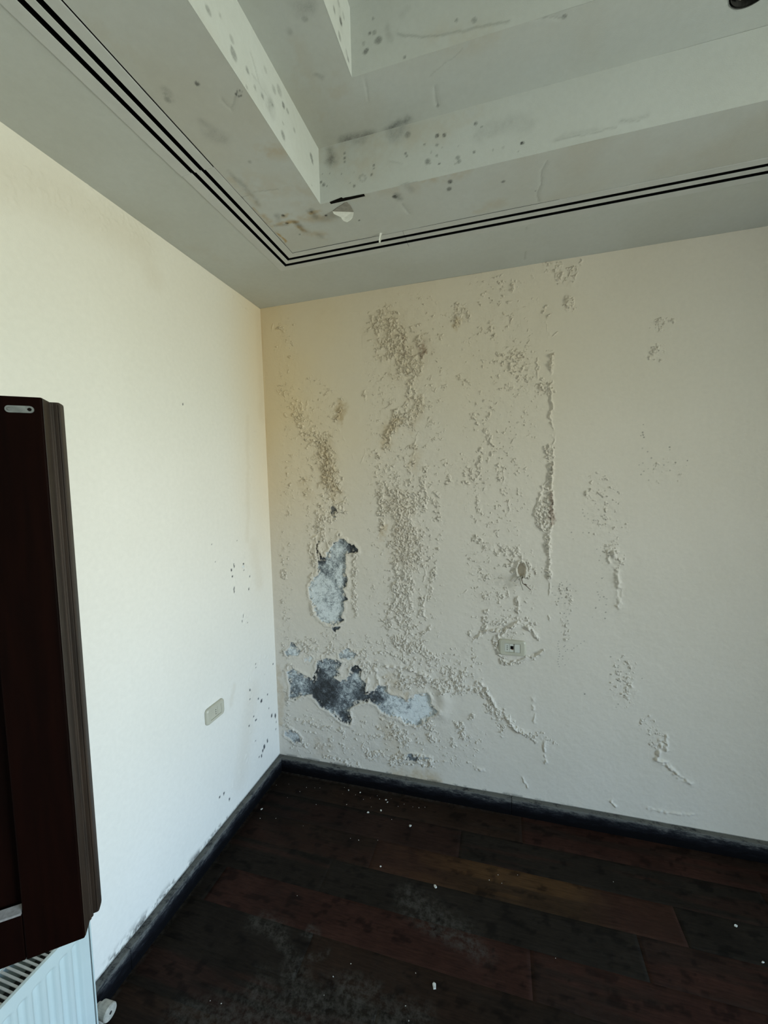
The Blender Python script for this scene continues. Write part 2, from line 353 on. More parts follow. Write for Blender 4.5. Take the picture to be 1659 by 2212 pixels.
# whole-wall faint scatter between the columns
soft = np.zeros_like(U)
for pts, r, k in [([(880, 720), (870, 1400)], 110, .16), ([(680, 860), (700, 1200)], 70, .15), ([(1080, 640), (1080, 1350)], 110, .11), ([(640, 1600), (1000, 1600)], 70, .18), ([(700, 1400), (1000, 1440)], 60, .2), ([(620, 700), (620, 1500)], 30, .12)]:
    CV.stroke(soft, B(*pts), r*PXM, k, 0.9)
crust = np.maximum(crust, soft)
nn = fbm(U, V, 0.016, 41, 4, 0.72); nn = np.clip((nn-0.5)*2.5+0.5, 0, 1)
def facets(U, V, sc, seed):
    """small tilted flakes: each cell is its own little plane with a lifted edge"""
    x = U/sc; y = V/sc; ix = np.floor(x).astype(int)+5000; iy = np.floor(y).astype(int)+5000
    fx = x-np.floor(x); fy = y-np.floor(y); f1 = np.full(x.shape, 9.0); out = np.zeros(x.shape)
    for dx in (-1, 0, 1):
        for dy in (-1, 0, 1):
            cx = lat(ix+dx, iy+dy, seed)+dx; cy = lat(ix+dx, iy+dy, seed+91)+dy
            d = np.hypot(cx-fx, cy-fy); tx = lat(ix+dx, iy+dy, seed+7)-.5; ty = lat(ix+dx, iy+dy, seed+8)-.5; hb = lat(ix+dx, iy+dy, seed+9)
            v = hb*.7+1.5*((fx-cx)*tx+(fy-cy)*ty); c1 = d < f1; out = np.where(c1, v, out); f1 = np.where(c1, d, f1)
    return out
fa = .62*facets(U+w1*0.012+e1*.004, V*0.8+w2*0.012+e2*.004, 0.0115, 5)+.5*facets(U+e1*.003, V*.9+e2*.003, .0058, 15)
crust = np.where(crust > .45, .45+(crust-.45)*.62, crust); hole = fbm(U, V, .045, 47, 3)
isl = ss(1-crust-0.03, 1-crust+0.03, nn*0.93)*(1-.85*ss(.56, .64, hole)*(crust < .62))
hgt = isl*(0.0010+0.0100*np.clip(fa+.08, -.12, 1.2))*(0.55+0.75*crust)
hgt += (fbm(U, V, 0.28, 77, 3)-0.5)*0.0030 + (fbm(U, V, 0.040, 78, 4, .62)-0.5)*0.0021*(1+5*np.clip(crust, 0, .5))

# fine cracks and curled edges: thin ridges with a lifted lip
def ridge(pts, r, h, jag=True, side=0):
    global hgt
    cv = CT if jag else Canvas(U, V)
    P = B(*pts); sl = cv.box(P, 0.03); UU, VV = cv.WU[sl], cv.WV[sl]
    r = r*.62+.0009; d = seg_d(UU+e1[sl]*.006, VV, P); nz = vn(cv.U[sl], cv.V[sl], .013, 700)*.8+vn(cv.U[sl], cv.V[sl], .034, 701)*.6
    am = h*np.clip(nz*2.3-.75, 0, 1.5); hgt[sl] += am*(np.exp(-(d/r)**2)+.25*np.exp(-(d/(r*3))**2))
for pts, r, h in [
    ([(1191, 765), (1190, 790), (1194, 812), (1188, 850), (1193, 875), (1188, 900), (1195, 930)], .0045, .006),
    ([(1193, 935), (1198, 950), (1192, 965), (1196, 985), (1193, 1010), (1191, 1050), (1194, 1090), (1191, 1140)], .0045, .0065),
    ([(1182, 1150), (1188, 1165), (1184, 1185), (1188, 1205), (1186, 1222), (1189, 1245)], .0055, .006), ([(1184, 1255), (1188, 1270), (1186, 1285)], .003, .004), ([(1185, 1330), (1187, 1340)], .003, .003),
    ([(1158, 1095), (1166, 1070), (1172, 1050), (1183, 1040)], .004, .006), ([(1154, 1110), (1162, 1135), (1178, 1150)], .004, .006),
    ([(1160, 775), (1161, 800), (1160, 820)], .0028, .0035), ([(1180, 695), (1180, 715), (1190, 730), (1203, 718)], .0022, .0022), ([(1106, 605), (1110, 618), (1107, 632)], .003, .003),
    ([(1255, 560), (1252, 580), (1243, 600)], .003, .003), ([(1197, 580), (1200, 600)], .003, .003), ([(1213, 590), (1211, 602)], .003, .003),
    ([(1075, 990), (1085, 1010), (1088, 1040), (1082, 1055)], .0028, .0028), ([(1098, 1080), (1100, 1100), (1095, 1115)], .0022, .002),
    ([(1118, 1290), (1120, 1310), (1116, 1328)], .005, .005), ([(900, 940), (890, 1000)], .003, .002),
    ([(938, 1235), (932, 1260), (925, 1265), (918, 1290), (915, 1320)], .004, .004), ([(930, 1350), (920, 1368), (900, 1380)], .0035, .004),
    ([(855, 1270), (850, 1290)], .003, .003), ([(908, 1205), (920, 1235), (915, 1255)], .003, .003),
    # around the right socket
    ([(1085, 1372), (1100, 1355), (1117, 1345), (1135, 1350), (1150, 1362), (1158, 1378)], .0065, .009), ([(1078, 1372), (1072, 1395), (1080, 1415), (1088, 1425), (1100, 1432)], .006, .007),
    ([(1105, 1428), (1125, 1425), (1140, 1420), (1155, 1418), (1170, 1408)], .0055, .006), ([(1020, 1385), (1050, 1360), (1085, 1365)], .005, .006),
    # bottom blisters
    ([(1040, 1475), (1050, 1490), (1062, 1510), (1070, 1525)], .006, .006), ([(1095, 1548), (1108, 1570), (1120, 1580), (1143, 1583)], .007, .007), ([(1075, 1570), (1083, 1590)], .005, .005),
    ([(780, 1425), (800, 1430), (815, 1427)], .004, .005), ([(975, 1420), (968, 1432)], .002, .003), ([(790, 1435), (795, 1470), (790, 1500)], .010, .007), ([(810, 1440), (820, 1480)], .009, .006), ([(835, 1440), (870, 1440), (920, 1460)], .010, .007),
    ([(730, 925), (770, 1000)], .003, .0012), ([(790, 970), (785, 985), (780, 1000)], .003, .002),
    ([(1320, 1190), (1334, 1215), (1330, 1240), (1338, 1270), (1336, 1310)], .012, .007), ([(1312, 1190), (1315, 1215)], .006, .004), ([(1425, 1600), (1420, 1640), (1440, 1650), (1470, 1680), (1490, 1690)], .012, .007), ([(1440, 1590), (1438, 1620)], .009, .006),
    ([(1355, 1470), (1370, 1490)], .010, .004), ([(1150, 1505), (1155, 1560)], .008, .003), ([(1175, 1600), (1180, 1650)], .008, .004), ([(1320, 1730), (1330, 1742)], .007, .005), ([(1400, 1745), (1440, 1755), (1500, 1760)], .009, .003), ([(1030, 1660), (1045, 1665)], .012, .004), ([(1130, 1680), (1140, 1700)], .007, .004),
    ([(688, 1150), (672, 1170), (668, 1195), (678, 1215)], .006, .005), ([(700, 1150), (712, 1185)], .006, .004),
    ([(788, 845), (784, 855), (789, 864)], .004, .004), ([(664, 865), (662, 885)], .005, .005), ([(650, 870), (655, 885)], .005, .004), ([(588, 715), (592, 700)], .003, .002), ([(1010, 1275), (990, 1290)], .003, .003)]:
    ridge(pts, r, h)
# splinters of paint that stick out like little tongues
for (x0, y0, x1, y1, r, h) in [(857, 783, 880, 797, 2.2, .013), (795, 737, 803, 735, 2.2, .010), (985, 1497, 1000, 1490, 3, .014), (1036, 655, 1039, 660, 3, .008), (912, 757, 911, 770, 2.4, .008), (863, 1400, 872, 1408, 5, .010), (885, 1392, 900, 1405, 6, .012), (915, 1412, 932, 1415, 5, .011), (1112, 1247, 1104, 1253, 3, .008)]:
    P = B((x0, y0), (x1, y1)); sl = CT.box(P, .03); d = seg_d(CT.WU[sl], CT.WV[sl], P); tt = np.clip(((CT.WU[sl]-P[0][0])*(P[1][0]-P[0][0])+(CT.WV[sl]-P[0][1])*(P[1][1]-P[0][1]))/((P[1][0]-P[0][0])**2+(P[1][1]-P[0][1])**2+1e-9), 0, 1); hgt[sl] = np.maximum(hgt[sl], h*(.25+.75*tt)*(.6+.6*vn(U[sl], V[sl], .009, 5))*(1-ss(r*PXM*.55, r*PXM*1.1, d*(1+tt))))

plas = np.zeros_like(U); tone = np.full(U.shape, 0.6); lip = np.zeros_like(U)
def zm(ox, oy, k, pts): return [bw(ox+x/k, oy+y/k) for x, y in pts]
def peel(P, depth=.0085, lipr=.010, liph=.006, frac=1.0):
    global hgt
    sl, sd = CT.sdf(P, 0.05)
    rg = (fbm(U[sl], V[sl], .022, 811, 4, .65)-.5); sd = sd+rg*.016+(vn(U[sl], V[sl], .007, 812)-.5)*.004
    ins = 1-ss(-0.0022, 0.0004, sd)
    rem = ss(.60, .64, fbm(U[sl], V[sl], .016, 813, 3, .6))*ss(-.030, -.004, sd)     # paint left standing near the rim
    ins = ins*(1-rem)
    plas[sl] = np.maximum(plas[sl], ins*frac)
    li = np.exp(-((sd-0.006)/lipr)**2)*(sd > 0)*(0.3+1.1*fbm(U[sl], V[sl], 0.035, 55, 3))
    hgt[sl] = np.maximum(hgt[sl], hgt[sl]*(1-ins)+liph*li)*(1-ins) + ins*(-depth + 0.0022*fbm(U[sl], V[sl], 0.012, 31, 4))
k6 = 9.22
E1 = [(445, 270), (468, 290), (440, 400), (470, 520), (510, 590), (600, 575), (600, 500), (650, 460), (735, 300), (840, 255), (850, 130), (865, 210), (930, 235), (985, 270), (1060, 330), (1150, 340), (1220, 430), (1235, 500), (1120, 510), (1000, 500), (970, 540), (990, 650), (960, 720), (1000, 790), (970, 900), (1030, 1030), (1000, 1170), (910, 1220), (960, 1290), (1030, 1420), (950, 1470), (950, 1660), (900, 1790), (945, 1840), (840, 1910), (700, 1950), (560, 1900), (430, 1810), (370, 1680), (310, 1490), (250, 1320), (240, 1170), (290, 1040), (400, 950), (430, 850), (420, 620), (400, 350)]
peel(zm(640, 1140, k6, E1))
peel(zm(640, 1140, k6, [(700, 1975), (880, 1965), (830, 2030), (770, 2085), (720, 2040)]), liph=.001, lipr=.004)
k5 = 4.608
E2 = [(90, 420), (150, 390), (250, 440), (350, 500), (380, 390), (400, 300), (500, 290), (600, 300), (640, 330), (600, 400), (620, 450), (560, 480), (620, 520), (700, 470), (740, 360), (800, 360), (835, 400), (820, 480), (870, 530), (870, 620), (960, 610), (1000, 560), (1080, 560), (1100, 640), (1180, 660), (1290, 700), (1350, 650), (1480, 630), (1530, 700), (1520, 740), (1600, 810), (1560, 850), (1480, 910), (1380, 960), (1270, 930), (1180, 870), (1100, 850), (1020, 820), (1000, 770), (920, 720), (820, 730), (740, 770), (700, 800), (740, 880), (720, 950), (640, 920), (560, 860), (480, 800), (420, 770), (370, 690), (330, 660), (240, 660), (170, 700), (120, 680), (120, 560)]
peel(zm(600, 1360, k5, E2), liph=.006, lipr=.011)
for P, f in [([(600, 240), (700, 180), (790, 250), (760, 290), (680, 310), (610, 290)], .9), ([(70, 230), (110, 190), (130, 130), (170, 140), (200, 180), (230, 210), (200, 260), (100, 270)], .95), ([(260, 290), (330, 260), (360, 290), (320, 330), (270, 320)], .7)]:
    peel(zm(600, 1360, k5, P), frac=f, depth=.003, liph=.003, lipr=.006)
peel(zm(600, 1560, k5, [(70, 90), (130, 70), (190, 100), (240, 170), (230, 205), (180, 210), (110, 160), (65, 130)]), frac=.85, depth=.003, liph=.004, lipr=.007)
peel(zm(600, 1560, k5, [(1255, 380), (1300, 322), (1360, 318), (1392, 350), (1500, 348), (1525, 362), (1380, 388)]), frac=.95, depth=.003, liph=.005, lipr=.007)
peel(B((712, 1096), (719, 1092), (727, 1098), (730, 1108), (722, 1120), (716, 1112)), frac=.85, depth=.004, liph=.002, lipr=.005)
# big flap lifting right of the white patch
P = B((955, 1500), (960, 1515), (955, 1540)); CVp = Canvas(U, V); sl = CVp.box(P, .12); d = seg_d(U[sl], V[sl], P); hgt[sl] += (1-plas[sl])*.012*np.exp(-(d/.035)**2)
P = B((1118, 1360), (1122, 1380), (1120, 1402)); sl = CVp.box(P, .12); d = seg_d(U[sl], V[sl], P); hgt[sl] += .004*np.exp(-(d/.05)**2)
# tones inside the bare patches
tw = np.full(U.shape, 0.15); ts = np.full(U.shape, 0.5*0.15)
for (px, py, r, tv, k) in [
    (700, 1290, 40, .80, 1), (715, 1330, 25, .82, 1), (690, 1270, 25, .80, 1), (722, 1240, 25, .70, 1), (722, 1190, 22, .66, 1), (765, 1185, 12, .05, 3), (690, 1190, 9, .10, 3), (694, 1210, 8, .08, 3), (748, 1260, 8, .18, 2), (748, 1300, 8, .15, 2), (738, 1340, 8, .25, 2), (705, 1232, 12, .40, 1.5), (745, 1170, 8, .35, 1), (725, 1360, 10, .2, 1),
    (640, 1480, 28, .50, 1), (635, 1500, 18, .30, 1), (625, 1465, 12, .55, 1), (695, 1490, 26, .04, 3), (705, 1505, 28, .06, 3), (690, 1460, 14, .05, 2), (710, 1430, 20, .50, 1), (740, 1415, 18, .66, 1), (768, 1447, 10, .05, 4), (770, 1462, 9, .85, 2), (755, 1475, 14, .45, 1.5), (765, 1490, 14, .62, 1), (775, 1500, 12, .25, 1.5), (790, 1505, 14, .08, 2.5), (810, 1503, 12, .06, 3), (825, 1510, 9, .3, 2), (740, 1500, 12, .45, 1.5), (735, 1530, 20, .35, 1), (745, 1550, 14, .2, 1.2), (715, 1535, 16, .5, 1),
    (860, 1525, 30, .80, 1.4), (900, 1540, 40, .86, 1.6), (920, 1515, 22, .86, 1.5), (880, 1530, 10, .55, 2), (830, 1520, 16, .66, 1.2), (820, 1490, 16, .6, 1), (632, 1404, 14, .7, 1), (632, 1390, 8, .15, 2), (668, 1425, 12, .9, 1.5), (635, 1590, 26, .68, 1), (645, 1600, 8, .3, 1.5), (890, 1637, 20, .3, 1.5), (720, 1106, 8, .0, 3), (1175, 1110, 30, .45, 1)]:
    x, z = bw(px, py); w = k*np.exp(-((U-x)**2+(V-z)**2)/(r*PXM*.8)**2); ts += w*tv; tw += w
tone = ts/tw + (fbm(U, V, 0.016, 61, 4, .75)-0.5)*.80 + (fbm(U, V, .05, 63)-.5)*.35 + .0
# the knocked out junction box: oval hole with a proud rim
ox, oz = bw(1126, 1231); d = np.hypot((U-ox)/0.021, (V-oz)/0.037)+e1*.25
hgt = np.where(d < 1.0, -0.020*ss(1.02, 0.72, d), hgt+0.010*np.exp(-((d-1.15)/.16)**2)*(d >= 1)); stain = np.zeros_like(U)
stain = np.where(d < 0.9, 0.16, 0)
# stains
rust = np.zeros_like(U); C2 = Canvas(U, V, U+w1*.10+e1*.012, V+w2*.10+e2*.012)
for pts, r, k in [([(840, 710), (880, 770)], 60, .17), ([(860, 770), (870, 800)], 36, .14), ([(702, 970), (715, 1040)], 28, .36), ([(722, 1045), (730, 1065)], 16, .40), ([(735, 880), (732, 905)], 12, .50), ([(850, 905), (836, 950)], 18, .42), ([(898, 870), (890, 910)], 22, .22), ([(990, 690), (984, 705)], 12, .42), ([(895, 975), (890, 1005)], 20, .30), ([(860, 1090), (870, 1200)], 44, .14), ([(830, 1130), (822, 1160)], 9, .35), ([(880, 1500), (885, 1520)], 9, .4), ([(845, 1470), (860, 1500)], 20, .25), ([(830, 1570), (850, 1620)], 24, .22), ([(690, 1610), (700, 1620)], 20, .2), ([(860, 1680), (940, 1690)], 26, .45), ([(750, 1690), (1000, 1712)], 14, .35), ([(600, 1450), (605, 1560)], 12, .3), ([(655, 1040), (670, 1070)], 14, .18), ([(905, 600), (700, 660)], 40, .06)]:
    C2.stroke(stain, B(*pts), r*PXM, k, 0.9)
for pts, r, k in [([(911, 752), (908, 775)], 5, .55), ([(860, 730), (875, 760)], 5, .3), ([(1186, 1080), (1185, 1130)], 7, .5), ([(873, 1205)], 4, .2), ([(905, 760), (915, 745)], 12, .18)]:
    C2.stroke(rust, B(*pts), r*PXM, k, 0.8, warp=True)
big = (.62*ss(0.95, -.25, U)*ss(0.7, 2.1, V)+0.34*ss(1.2, 2.6, V)*ss(2.6, 1.0, U))*(.55+.6*fbm(U, V, .45, 88, 3))   # warm bounced light high in the corner, painted into the colour
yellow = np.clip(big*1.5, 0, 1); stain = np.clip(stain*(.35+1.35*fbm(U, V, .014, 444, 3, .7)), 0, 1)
mould = np.zeros_like(U)
bn = fbm(U, V, 0.05, 131, 5, .7)
mould = np.maximum(mould, ss(0.090+0.018*bn, 0.086, V)*ss(.50, .62, bn)*.7*ss(1.9, 1.2, U)); mould = np.maximum(mould, .7*ss(.0885, .0855, V))
rng = random.Random(4)
def dot(A, cv, uv, r, k): cv.stroke(A, [uv], r, k, .5, warp=False)
CF = Canvas(U, V)
for cx, cy, rx, ry, n in [(1285, 1110, 40, 50, 26), (1300, 1210, 20, 30, 14), (1220, 1275, 20, 22, 26), (1225, 1340, 10, 40, 14), (1345, 1470, 30, 40, 14), (1420, 1000, 40, 30, 16), (1390, 940, 16, 20, 6), (1220, 1400, 12, 30, 12), (930, 1440, 8, 8, 3), (1300, 1290, 20, 30, 14)]:
    for _ in range(n): dot(mould, CF, bw(cx+rng.gauss(0, rx/1.6), cy+rng.gauss(0, ry/1.6)), rng.uniform(.002, .0042), rng.uniform(.35, .7))
for k in range(11): dot(mould, CF, bw(1207-2*math.sin(k), 1385+k*5.5), .003, .5)
for k in range(6): dot(mould, CF, bw(1262-1.5*k*5, 1385+k*1+(k*4)), .003, .5) if k < 4 else None
for (px, py, r) in [(935, 600, .004), (1020, 588, .003), (1055, 583, .0035), (1065, 582, .003), (1040, 585, .003), (1263, 1499, .004), (1485, 995, .003)]: dot(mould, CF, bw(px, py), r, .8)
wire_shadow = B((1075, 1264), (1100, 1260), (1112, 1255)); C2.stroke(mould, wire_shadow, 5*PXM, .13, .9)  # soft cast shadow left of the wire, painted into the wall colour

a = Acc(); P = np.stack([U, -hgt, V], -1)
edge = ss(0.0, 0.012, U)                                        # dies out into the corner
P[..., 1] = -hgt*edge
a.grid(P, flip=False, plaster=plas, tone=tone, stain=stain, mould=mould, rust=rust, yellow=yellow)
a.quad((2.56, 0, 0), (RX, 0, 0), (RX, 0, H+.6), (2.56, 0, H+.6)); a.box(-.2, RX+.2, .04, .2, 0, H+.6)
wall = a.build('wall_back', M_WALL); tag(wall, kind='structure')
del U, V, CV, CT, CF, C2, CVp, nn, isl, P

# ------------------------------------------------------------------ LEFT WALL
LWIN = dict(y0=-2.03, y1=-1.33, z0=0.88, z1=1.88)      # window behind the swung leaf, closed by an added shutter
U, V = gridUV(-1.33, 0.0, 0.0, H, 0.0045)
w1 = (fbm(U, V, 0.05, 13)-0.5); w2 = (fbm(U, V, 0.05, 19)-0.5)
CL = Canvas(U, V, U+w1*.03, V+w2*.03); CF = Canvas(U, V); L = lambda *p: [lw(*q) for q in p]
crust = np.zeros_like(U)
for pts, r, k in [([(505, 1210), (506, 1290)], .018, .42), ([(525, 1205), (530, 1230)], .03, .5), ([(526, 1310), (530, 1340)], .035, .55), ([(540, 1240), (538, 1275)], .02, .4), ([(545, 1430), (540, 1500), (535, 1520)], .05, .36), ([(565, 1420), (590, 1430)], .05, .3), ([(545, 1540), (560, 1600), (520, 1660)], .07, .34), ([(515, 1640), (510, 1690)], .04, .3), ([(545, 930), (540, 1100)], .03, .22), ([(548, 1100), (552, 1180)], .04, .25), ([(0, 380), (150, 430), (200, 430)], .06, .36), ([(215, 460), (270, 480)], .05, .5), ([(270, 485), (330, 520)], .05, .40), ([(470, 620), (540, 680)], .03, .2)]:
    CL.stroke(crust, L(*pts), r, k, .85)
nn = np.clip((fbm(U, V, 0.02, 141, 4, .62)-.5)*2.3+.5, 0, 1); isl = ss(1-crust-.08, 1-crust+.1, nn*.93)
f1, f2, idc = worley(U, V, 0.012, 15)
hgt = isl*(0.0008+0.0035*(1-ss(0, .8, f1)))*.8 + (fbm(U, V, .3, 177, 3)-.5)*.003
plas = np.zeros_like(U); tone = np.full(U.shape, .12); mould = np.zeros_like(U); stain = np.zeros_like(U)
def chip(px, py, ry, rz, t=.1):
    y, z = lw(px, py); s2 = CL.box([(y, z)], .05); d = np.hypot((U[s2]-y)/ry, (V[s2]-z)/rz)+(vn(U[s2], V[s2], .008, 3)-.5)*.7
    q = 1-ss(.7, 1.05, d); plas[s2] = np.maximum(plas[s2], q); tone[s2] = np.where(q > 0.02, t, tone[s2]); hgt[s2] -= q*.002
for c_ in [(565, 1514, .010, .013), (558, 1509, .006, .006), (578, 1500, .006, .006), (587, 1546, .008, .012), (595, 1546, .007, .014), (597, 1560, .004, .006), (596, 1575, .006, .006), (581, 1530, .004, .005), (578, 1600, .006, .016), (571, 1612, .010, .016), (568, 1622, .007, .010), (565, 1633, .006, .010), (560, 1635, .004, .004), (484, 1714, .004, .008), (475, 1722, .004, .007), (496, 1727, .004, .009),
           (505, 1222, .003, .012), (500, 1232, .004, .008), (502, 1245, .003, .008), (505, 1275, .003, .02), (526, 1218, .005, .004), (526, 1232, .006, .004), (539, 1245, .004, .008), (537, 1272, .004, .007), (525, 1330, .003, .010), (523, 1342, .004, .006), (535, 1345, .003, .004), (486, 1111, .002, .003), (512, 1168, .003, .003), (457, 1176, .002, .004), (465, 1213, .002, .003), (552, 1435, .003, .004), (590, 1434, .004, .005), (572, 1457, .003, .003), (540, 1490, .003, .008), (540, 1510, .006, .004), (553, 1442, .003, .003), (553, 1555, .008, .006), (548, 1548, .005, .004), (538, 1568, .005, .004), (552, 1600, .004, .004), (395, 873, .003, .004)]: chip(*c_)
chip(525, 1224, .010, .006, .95)
for pts, r, k in [([(535, 900), (535, 1170)], .02, .10), ([(548, 1180), (560, 1260)], .05, .10), ([(545, 1500), (520, 1680)], .08, .12), ([(505, 1480), (500, 1520)], .02, .12), ([(0, 380), (150, 430), (300, 520)], .10, .14), ([(300, 520), (330, 600)], .06, .10), ([(560, 680), (565, 900)], .04, .12)]:
    CL.stroke(stain, L(*pts), r, k, .95)
bn = fbm(U, V, .035, 151, 5, .75); lowb = fbm(U, V*0, .25, 161, 2)
mould = np.maximum(mould, ss(.088+.05*lowb*ss(-.35, -.6, U)+.008, .087, V)*ss(.47, .60, bn+.12*(vn(U, V, .006, 8)-.5))*.95*ss(-.02, -.10, U)); mould = np.maximum(mould, .8*ss(.092, .088, V))
yellow = .55*ss(-.42, .02, U)*ss(.8, 2.0, V)+.22*ss(1.9, 2.6, V)  # warm light towards corner and ceiling, painted as a tint
a = Acc(); edge = ss(0, .012, -U)
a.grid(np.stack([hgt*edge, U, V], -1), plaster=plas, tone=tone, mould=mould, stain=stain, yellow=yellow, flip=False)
y0, y1, z0, z1 = LWIN['y0'], LWIN['y1'], LWIN['z0'], LWIN['z1']
a.quad((0, y0, 0), (0, y1, 0), (0, y1, z0), (0, y0, z0)); a.quad((0, y0, z1), (0, y1, z1), (0, y1, H+.6), (0, y0, H+.6)); a.quad((0, -RY, 0), (0, y0, 0), (0, y0, H+.6), (0, -RY, H+.6))
a.quad((0, y0, z0), (0, y1, z0), (-.24, y1, z0), (-.24, y0, z0)); a.quad((0, y0, z1), (-.24, y0, z1), (-.24, y1, z1), (0, y1, z1))
a.quad((0, y0, z0), (-.24, y0, z0), (-.24, y0, z1), (0, y0, z1)); a.quad((0, y1, z0), (0, y1, z1), (-.24, y1, z1), (-.24, y1, z0))
for q in [(-RY-.2, y0, 0, H+.6), (y1, .2, 0, H+.6), (y0, y1, 0, z0), (y0, y1, z1, H+.6)]: a.box(-.24, -.03, q[0], q[1], q[2], q[3])
tag(a.build('wall_left', M_WALL2), kind='structure')

# left window frame, and shutter added to block its light (in the recess behind the leaf)
wf = bmesh.new()
for q in [(y0, y0+.05, z0, z1), (y1-.05, y1, z0, z1), (y0, y1, z0, z0+.05), (y0, y1, z1-.05, z1)]: bx(wf, -.13, -.07, q[0], q[1], q[2], q[3], .004)
wfo = tag(obj('window_1', wf, M_PAINTED), kind='structure')
sb = bmesh.new(); n = 20
for k in range(n): bx(sb, -.20, -.188, y0, y1, z0+(z1-z0)*k/n, z0+(z1-z0)*(k+1)/n-.002, .003, 1)
tag(obj('added_shutter', sb, M_SHUT), kind='structure')

# ------------------------------------------------------------------ RIGHT WALL with the glazed door opening, and the wall behind the camera
a = Acc(); y0, y1, z0, z1 = WIN['y0'], WIN['y1'], WIN['z0'], WIN['z1']
for q in [(-RY-.2, y0, 0, H+.6), (y1, .2, 0, H+.6), (y0, y1, 0, z0), (y0, y1, z1, H+.6)]: a.box(RX, RX+.25, q[0], q[1], q[2], q[3])
M_TAUPE = simple('taupe_wall', (.50, .47, .43), .8)
a.box(RX-1.40, RX, y1+.02, y1+.14, 0, H)            # unseen pier added by the opening to shade the back wall's right
tag(a.build('wall_right', M_TAUPE, False), kind='structure')
a = Acc(); a.box(-.2, RX+.2, -RY-.2, -RY, 0, H+.6); tag(a.build('wall_front', M_TAUPE, False), kind='structure')
b_ = bmesh.new()
for q in [(y0, y0+.06, z0, z1), (y1-.06, y1, z0, z1), (y0, y1, z0, z0+.06), (y0, y1, z1-.06, z1)]: bx(b_, RX+.10, RX+.16, q[0], q[1], q[2], q[3], .004)
tag(obj('door_1', b_, M_PAINTED), kind='structure')
# ------------------------------------------------------------------ FLOOR of laminate boards running along x
rng = random.Random(11)
SE = [-0.027+.0, -0.180, -0.332, -0.482, -0.634, -0.786]
while SE[-1] > -RY: SE.append(SE[-1]-.152)
SE[0] = 0.03
DK = (0.0145, 0.0108, 0.0078); BR = (0.066, 0.034, 0.0140); RD = (0.034, 0.0145, 0.0100); GR = (0.0175, 0.0135, 0.0100); DR = (0.024, 0.0135, 0.0085)
spec = {0: [(-.01, DR), (1.384, RD), (2.66, DK)], 1: [(-.01, DK), (1.10, GR), (2.3, DR)], 2: [(-.01, DR), (.72, BR), (1.94, GR), (3.2, DK)], 3: [(-.01, DK), (.55, GR), (1.77, RD), (3.0, DK)],
        4: [(-.01, DK), (.1, RD), (1.386, RD), (2.6, DR)], 5: [(-.01, DK), (.60, DR), (1.65, BR)], 6: [(-.01, DK), (.9, DK), (2.1, RD)]}
fv = []; ff = []; fc = []; fd = []; base = 0
dustm = [((560, 1985), (610, 2010), .045), ((610, 2010), (630, 2090), .035), ((625, 2080), (700, 2060), .02), ((640, 2110), (680, 2212), .06), ((560, 2150), (600, 2212), .08), ((740, 2130), (790, 2150), .05), ((760, 2190), (900, 2212), .07), ((880, 1940), (1010, 2030), .08), ((930, 2000), (1040, 2060), .06), ((660, 2000), (690, 2015), .02), ((400, 2212), (700, 2180), .10)]
dustm = [(cl(*p, 0.0), cl(*q, 0.0), r) for p, q, r in dustm]
for i in range(len(SE)-1):
    row = spec.get(i) or [(-.01-rng.random()*.9, rng.choice([DK, DR, RD, GR])), (.9+rng.random()*.3, rng.choice([DK, DR, BR])), (2.2+rng.random()*.2, rng.choice([DK, RD]))]
    for j, (xs, colr) in enumerate(row):
        xe = row[j+1][0] if j+1 < len(row) else RX+.03
        if xe-xs < .02: continue
        ya, yb = SE[i+1], SE[i]; fine = i < 9
        nx = max(2, int((xe-xs)/(.008 if fine and xs < 2.4 else .1))); ny = 19 if fine else 3
        xx = np.linspace(xs, xe, nx+1); yy = np.linspace(ya, yb, ny+1)
        XX, YY = np.meshgrid(xx, yy, indexing='ij'); g = .0007
        ZZ = np.zeros_like(XX); ZZ[0] = -.0009; ZZ[-1] = -.0009; ZZ[:, 0] = -.0005; ZZ[:, -1] = -.0005
        XX[1] = xs+g; XX[-2] = xe-g; YY[:, 1] = ya+g; YY[:, -2] = yb-g
        strip = fbm(XX*.35+i*7, YY*5+j*3, .28, 200+i*7+j, 3); mott = fbm(XX, YY, .12, 300+i, 4)
        c = np.array(colr)[None, None, :]*np.ones(XX.shape+(3,))
        alt = np.array(rng.choice([DK, RD, BR, GR]))
        tsw = ss(.50, .60, strip)[..., None]*.55; c = c*(1-tsw)+alt*tsw
        c = c*(.62+.76*mott)[..., None]*(1-.5*ss(.62, .70, fbm(XX, YY*2, .05, 600+i, 3)))[..., None]
        if i == 2 and j == 1: k_ = (ss(1.25, .8, XX)*.8+ss(1.55, 1.75, XX)*.9)[..., None]; c = c*(1-k_)+np.array(RD)*(.8+.4*mott)[..., None]*k_
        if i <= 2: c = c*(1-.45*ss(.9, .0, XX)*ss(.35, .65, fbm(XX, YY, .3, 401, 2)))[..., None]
        du = .08*ss(.45, .75, fbm(XX, YY, .22, 500, 4))
        for p_, q_, r_ in dustm: du = np.maximum(du, (1-ss(.1*r_, r_*1.25, seg_d(XX+(mott-.5)*.12, YY+(strip-.5)*.06, [p_, q_])))*.75)
        du = np.maximum(du, .75*ss(-.045, -.030, YY)*ss(1.6, .9, XX)) ; du = np.maximum(du, .5*ss(.045, .032, XX))
        n0 = (nx+1)*(ny+1); I = np.arange(n0).reshape(nx+1, ny+1)+base
        ff.append(np.stack([I[:-1, :-1], I[1:, :-1], I[1:, 1:], I[:-1, 1:]], -1).reshape(-1, 4))
        fv.append(np.stack([XX, YY, ZZ], -1).reshape(-1, 3)); fc.append(c.reshape(-1, 3)); fd.append(du.reshape(-1)); base += n0
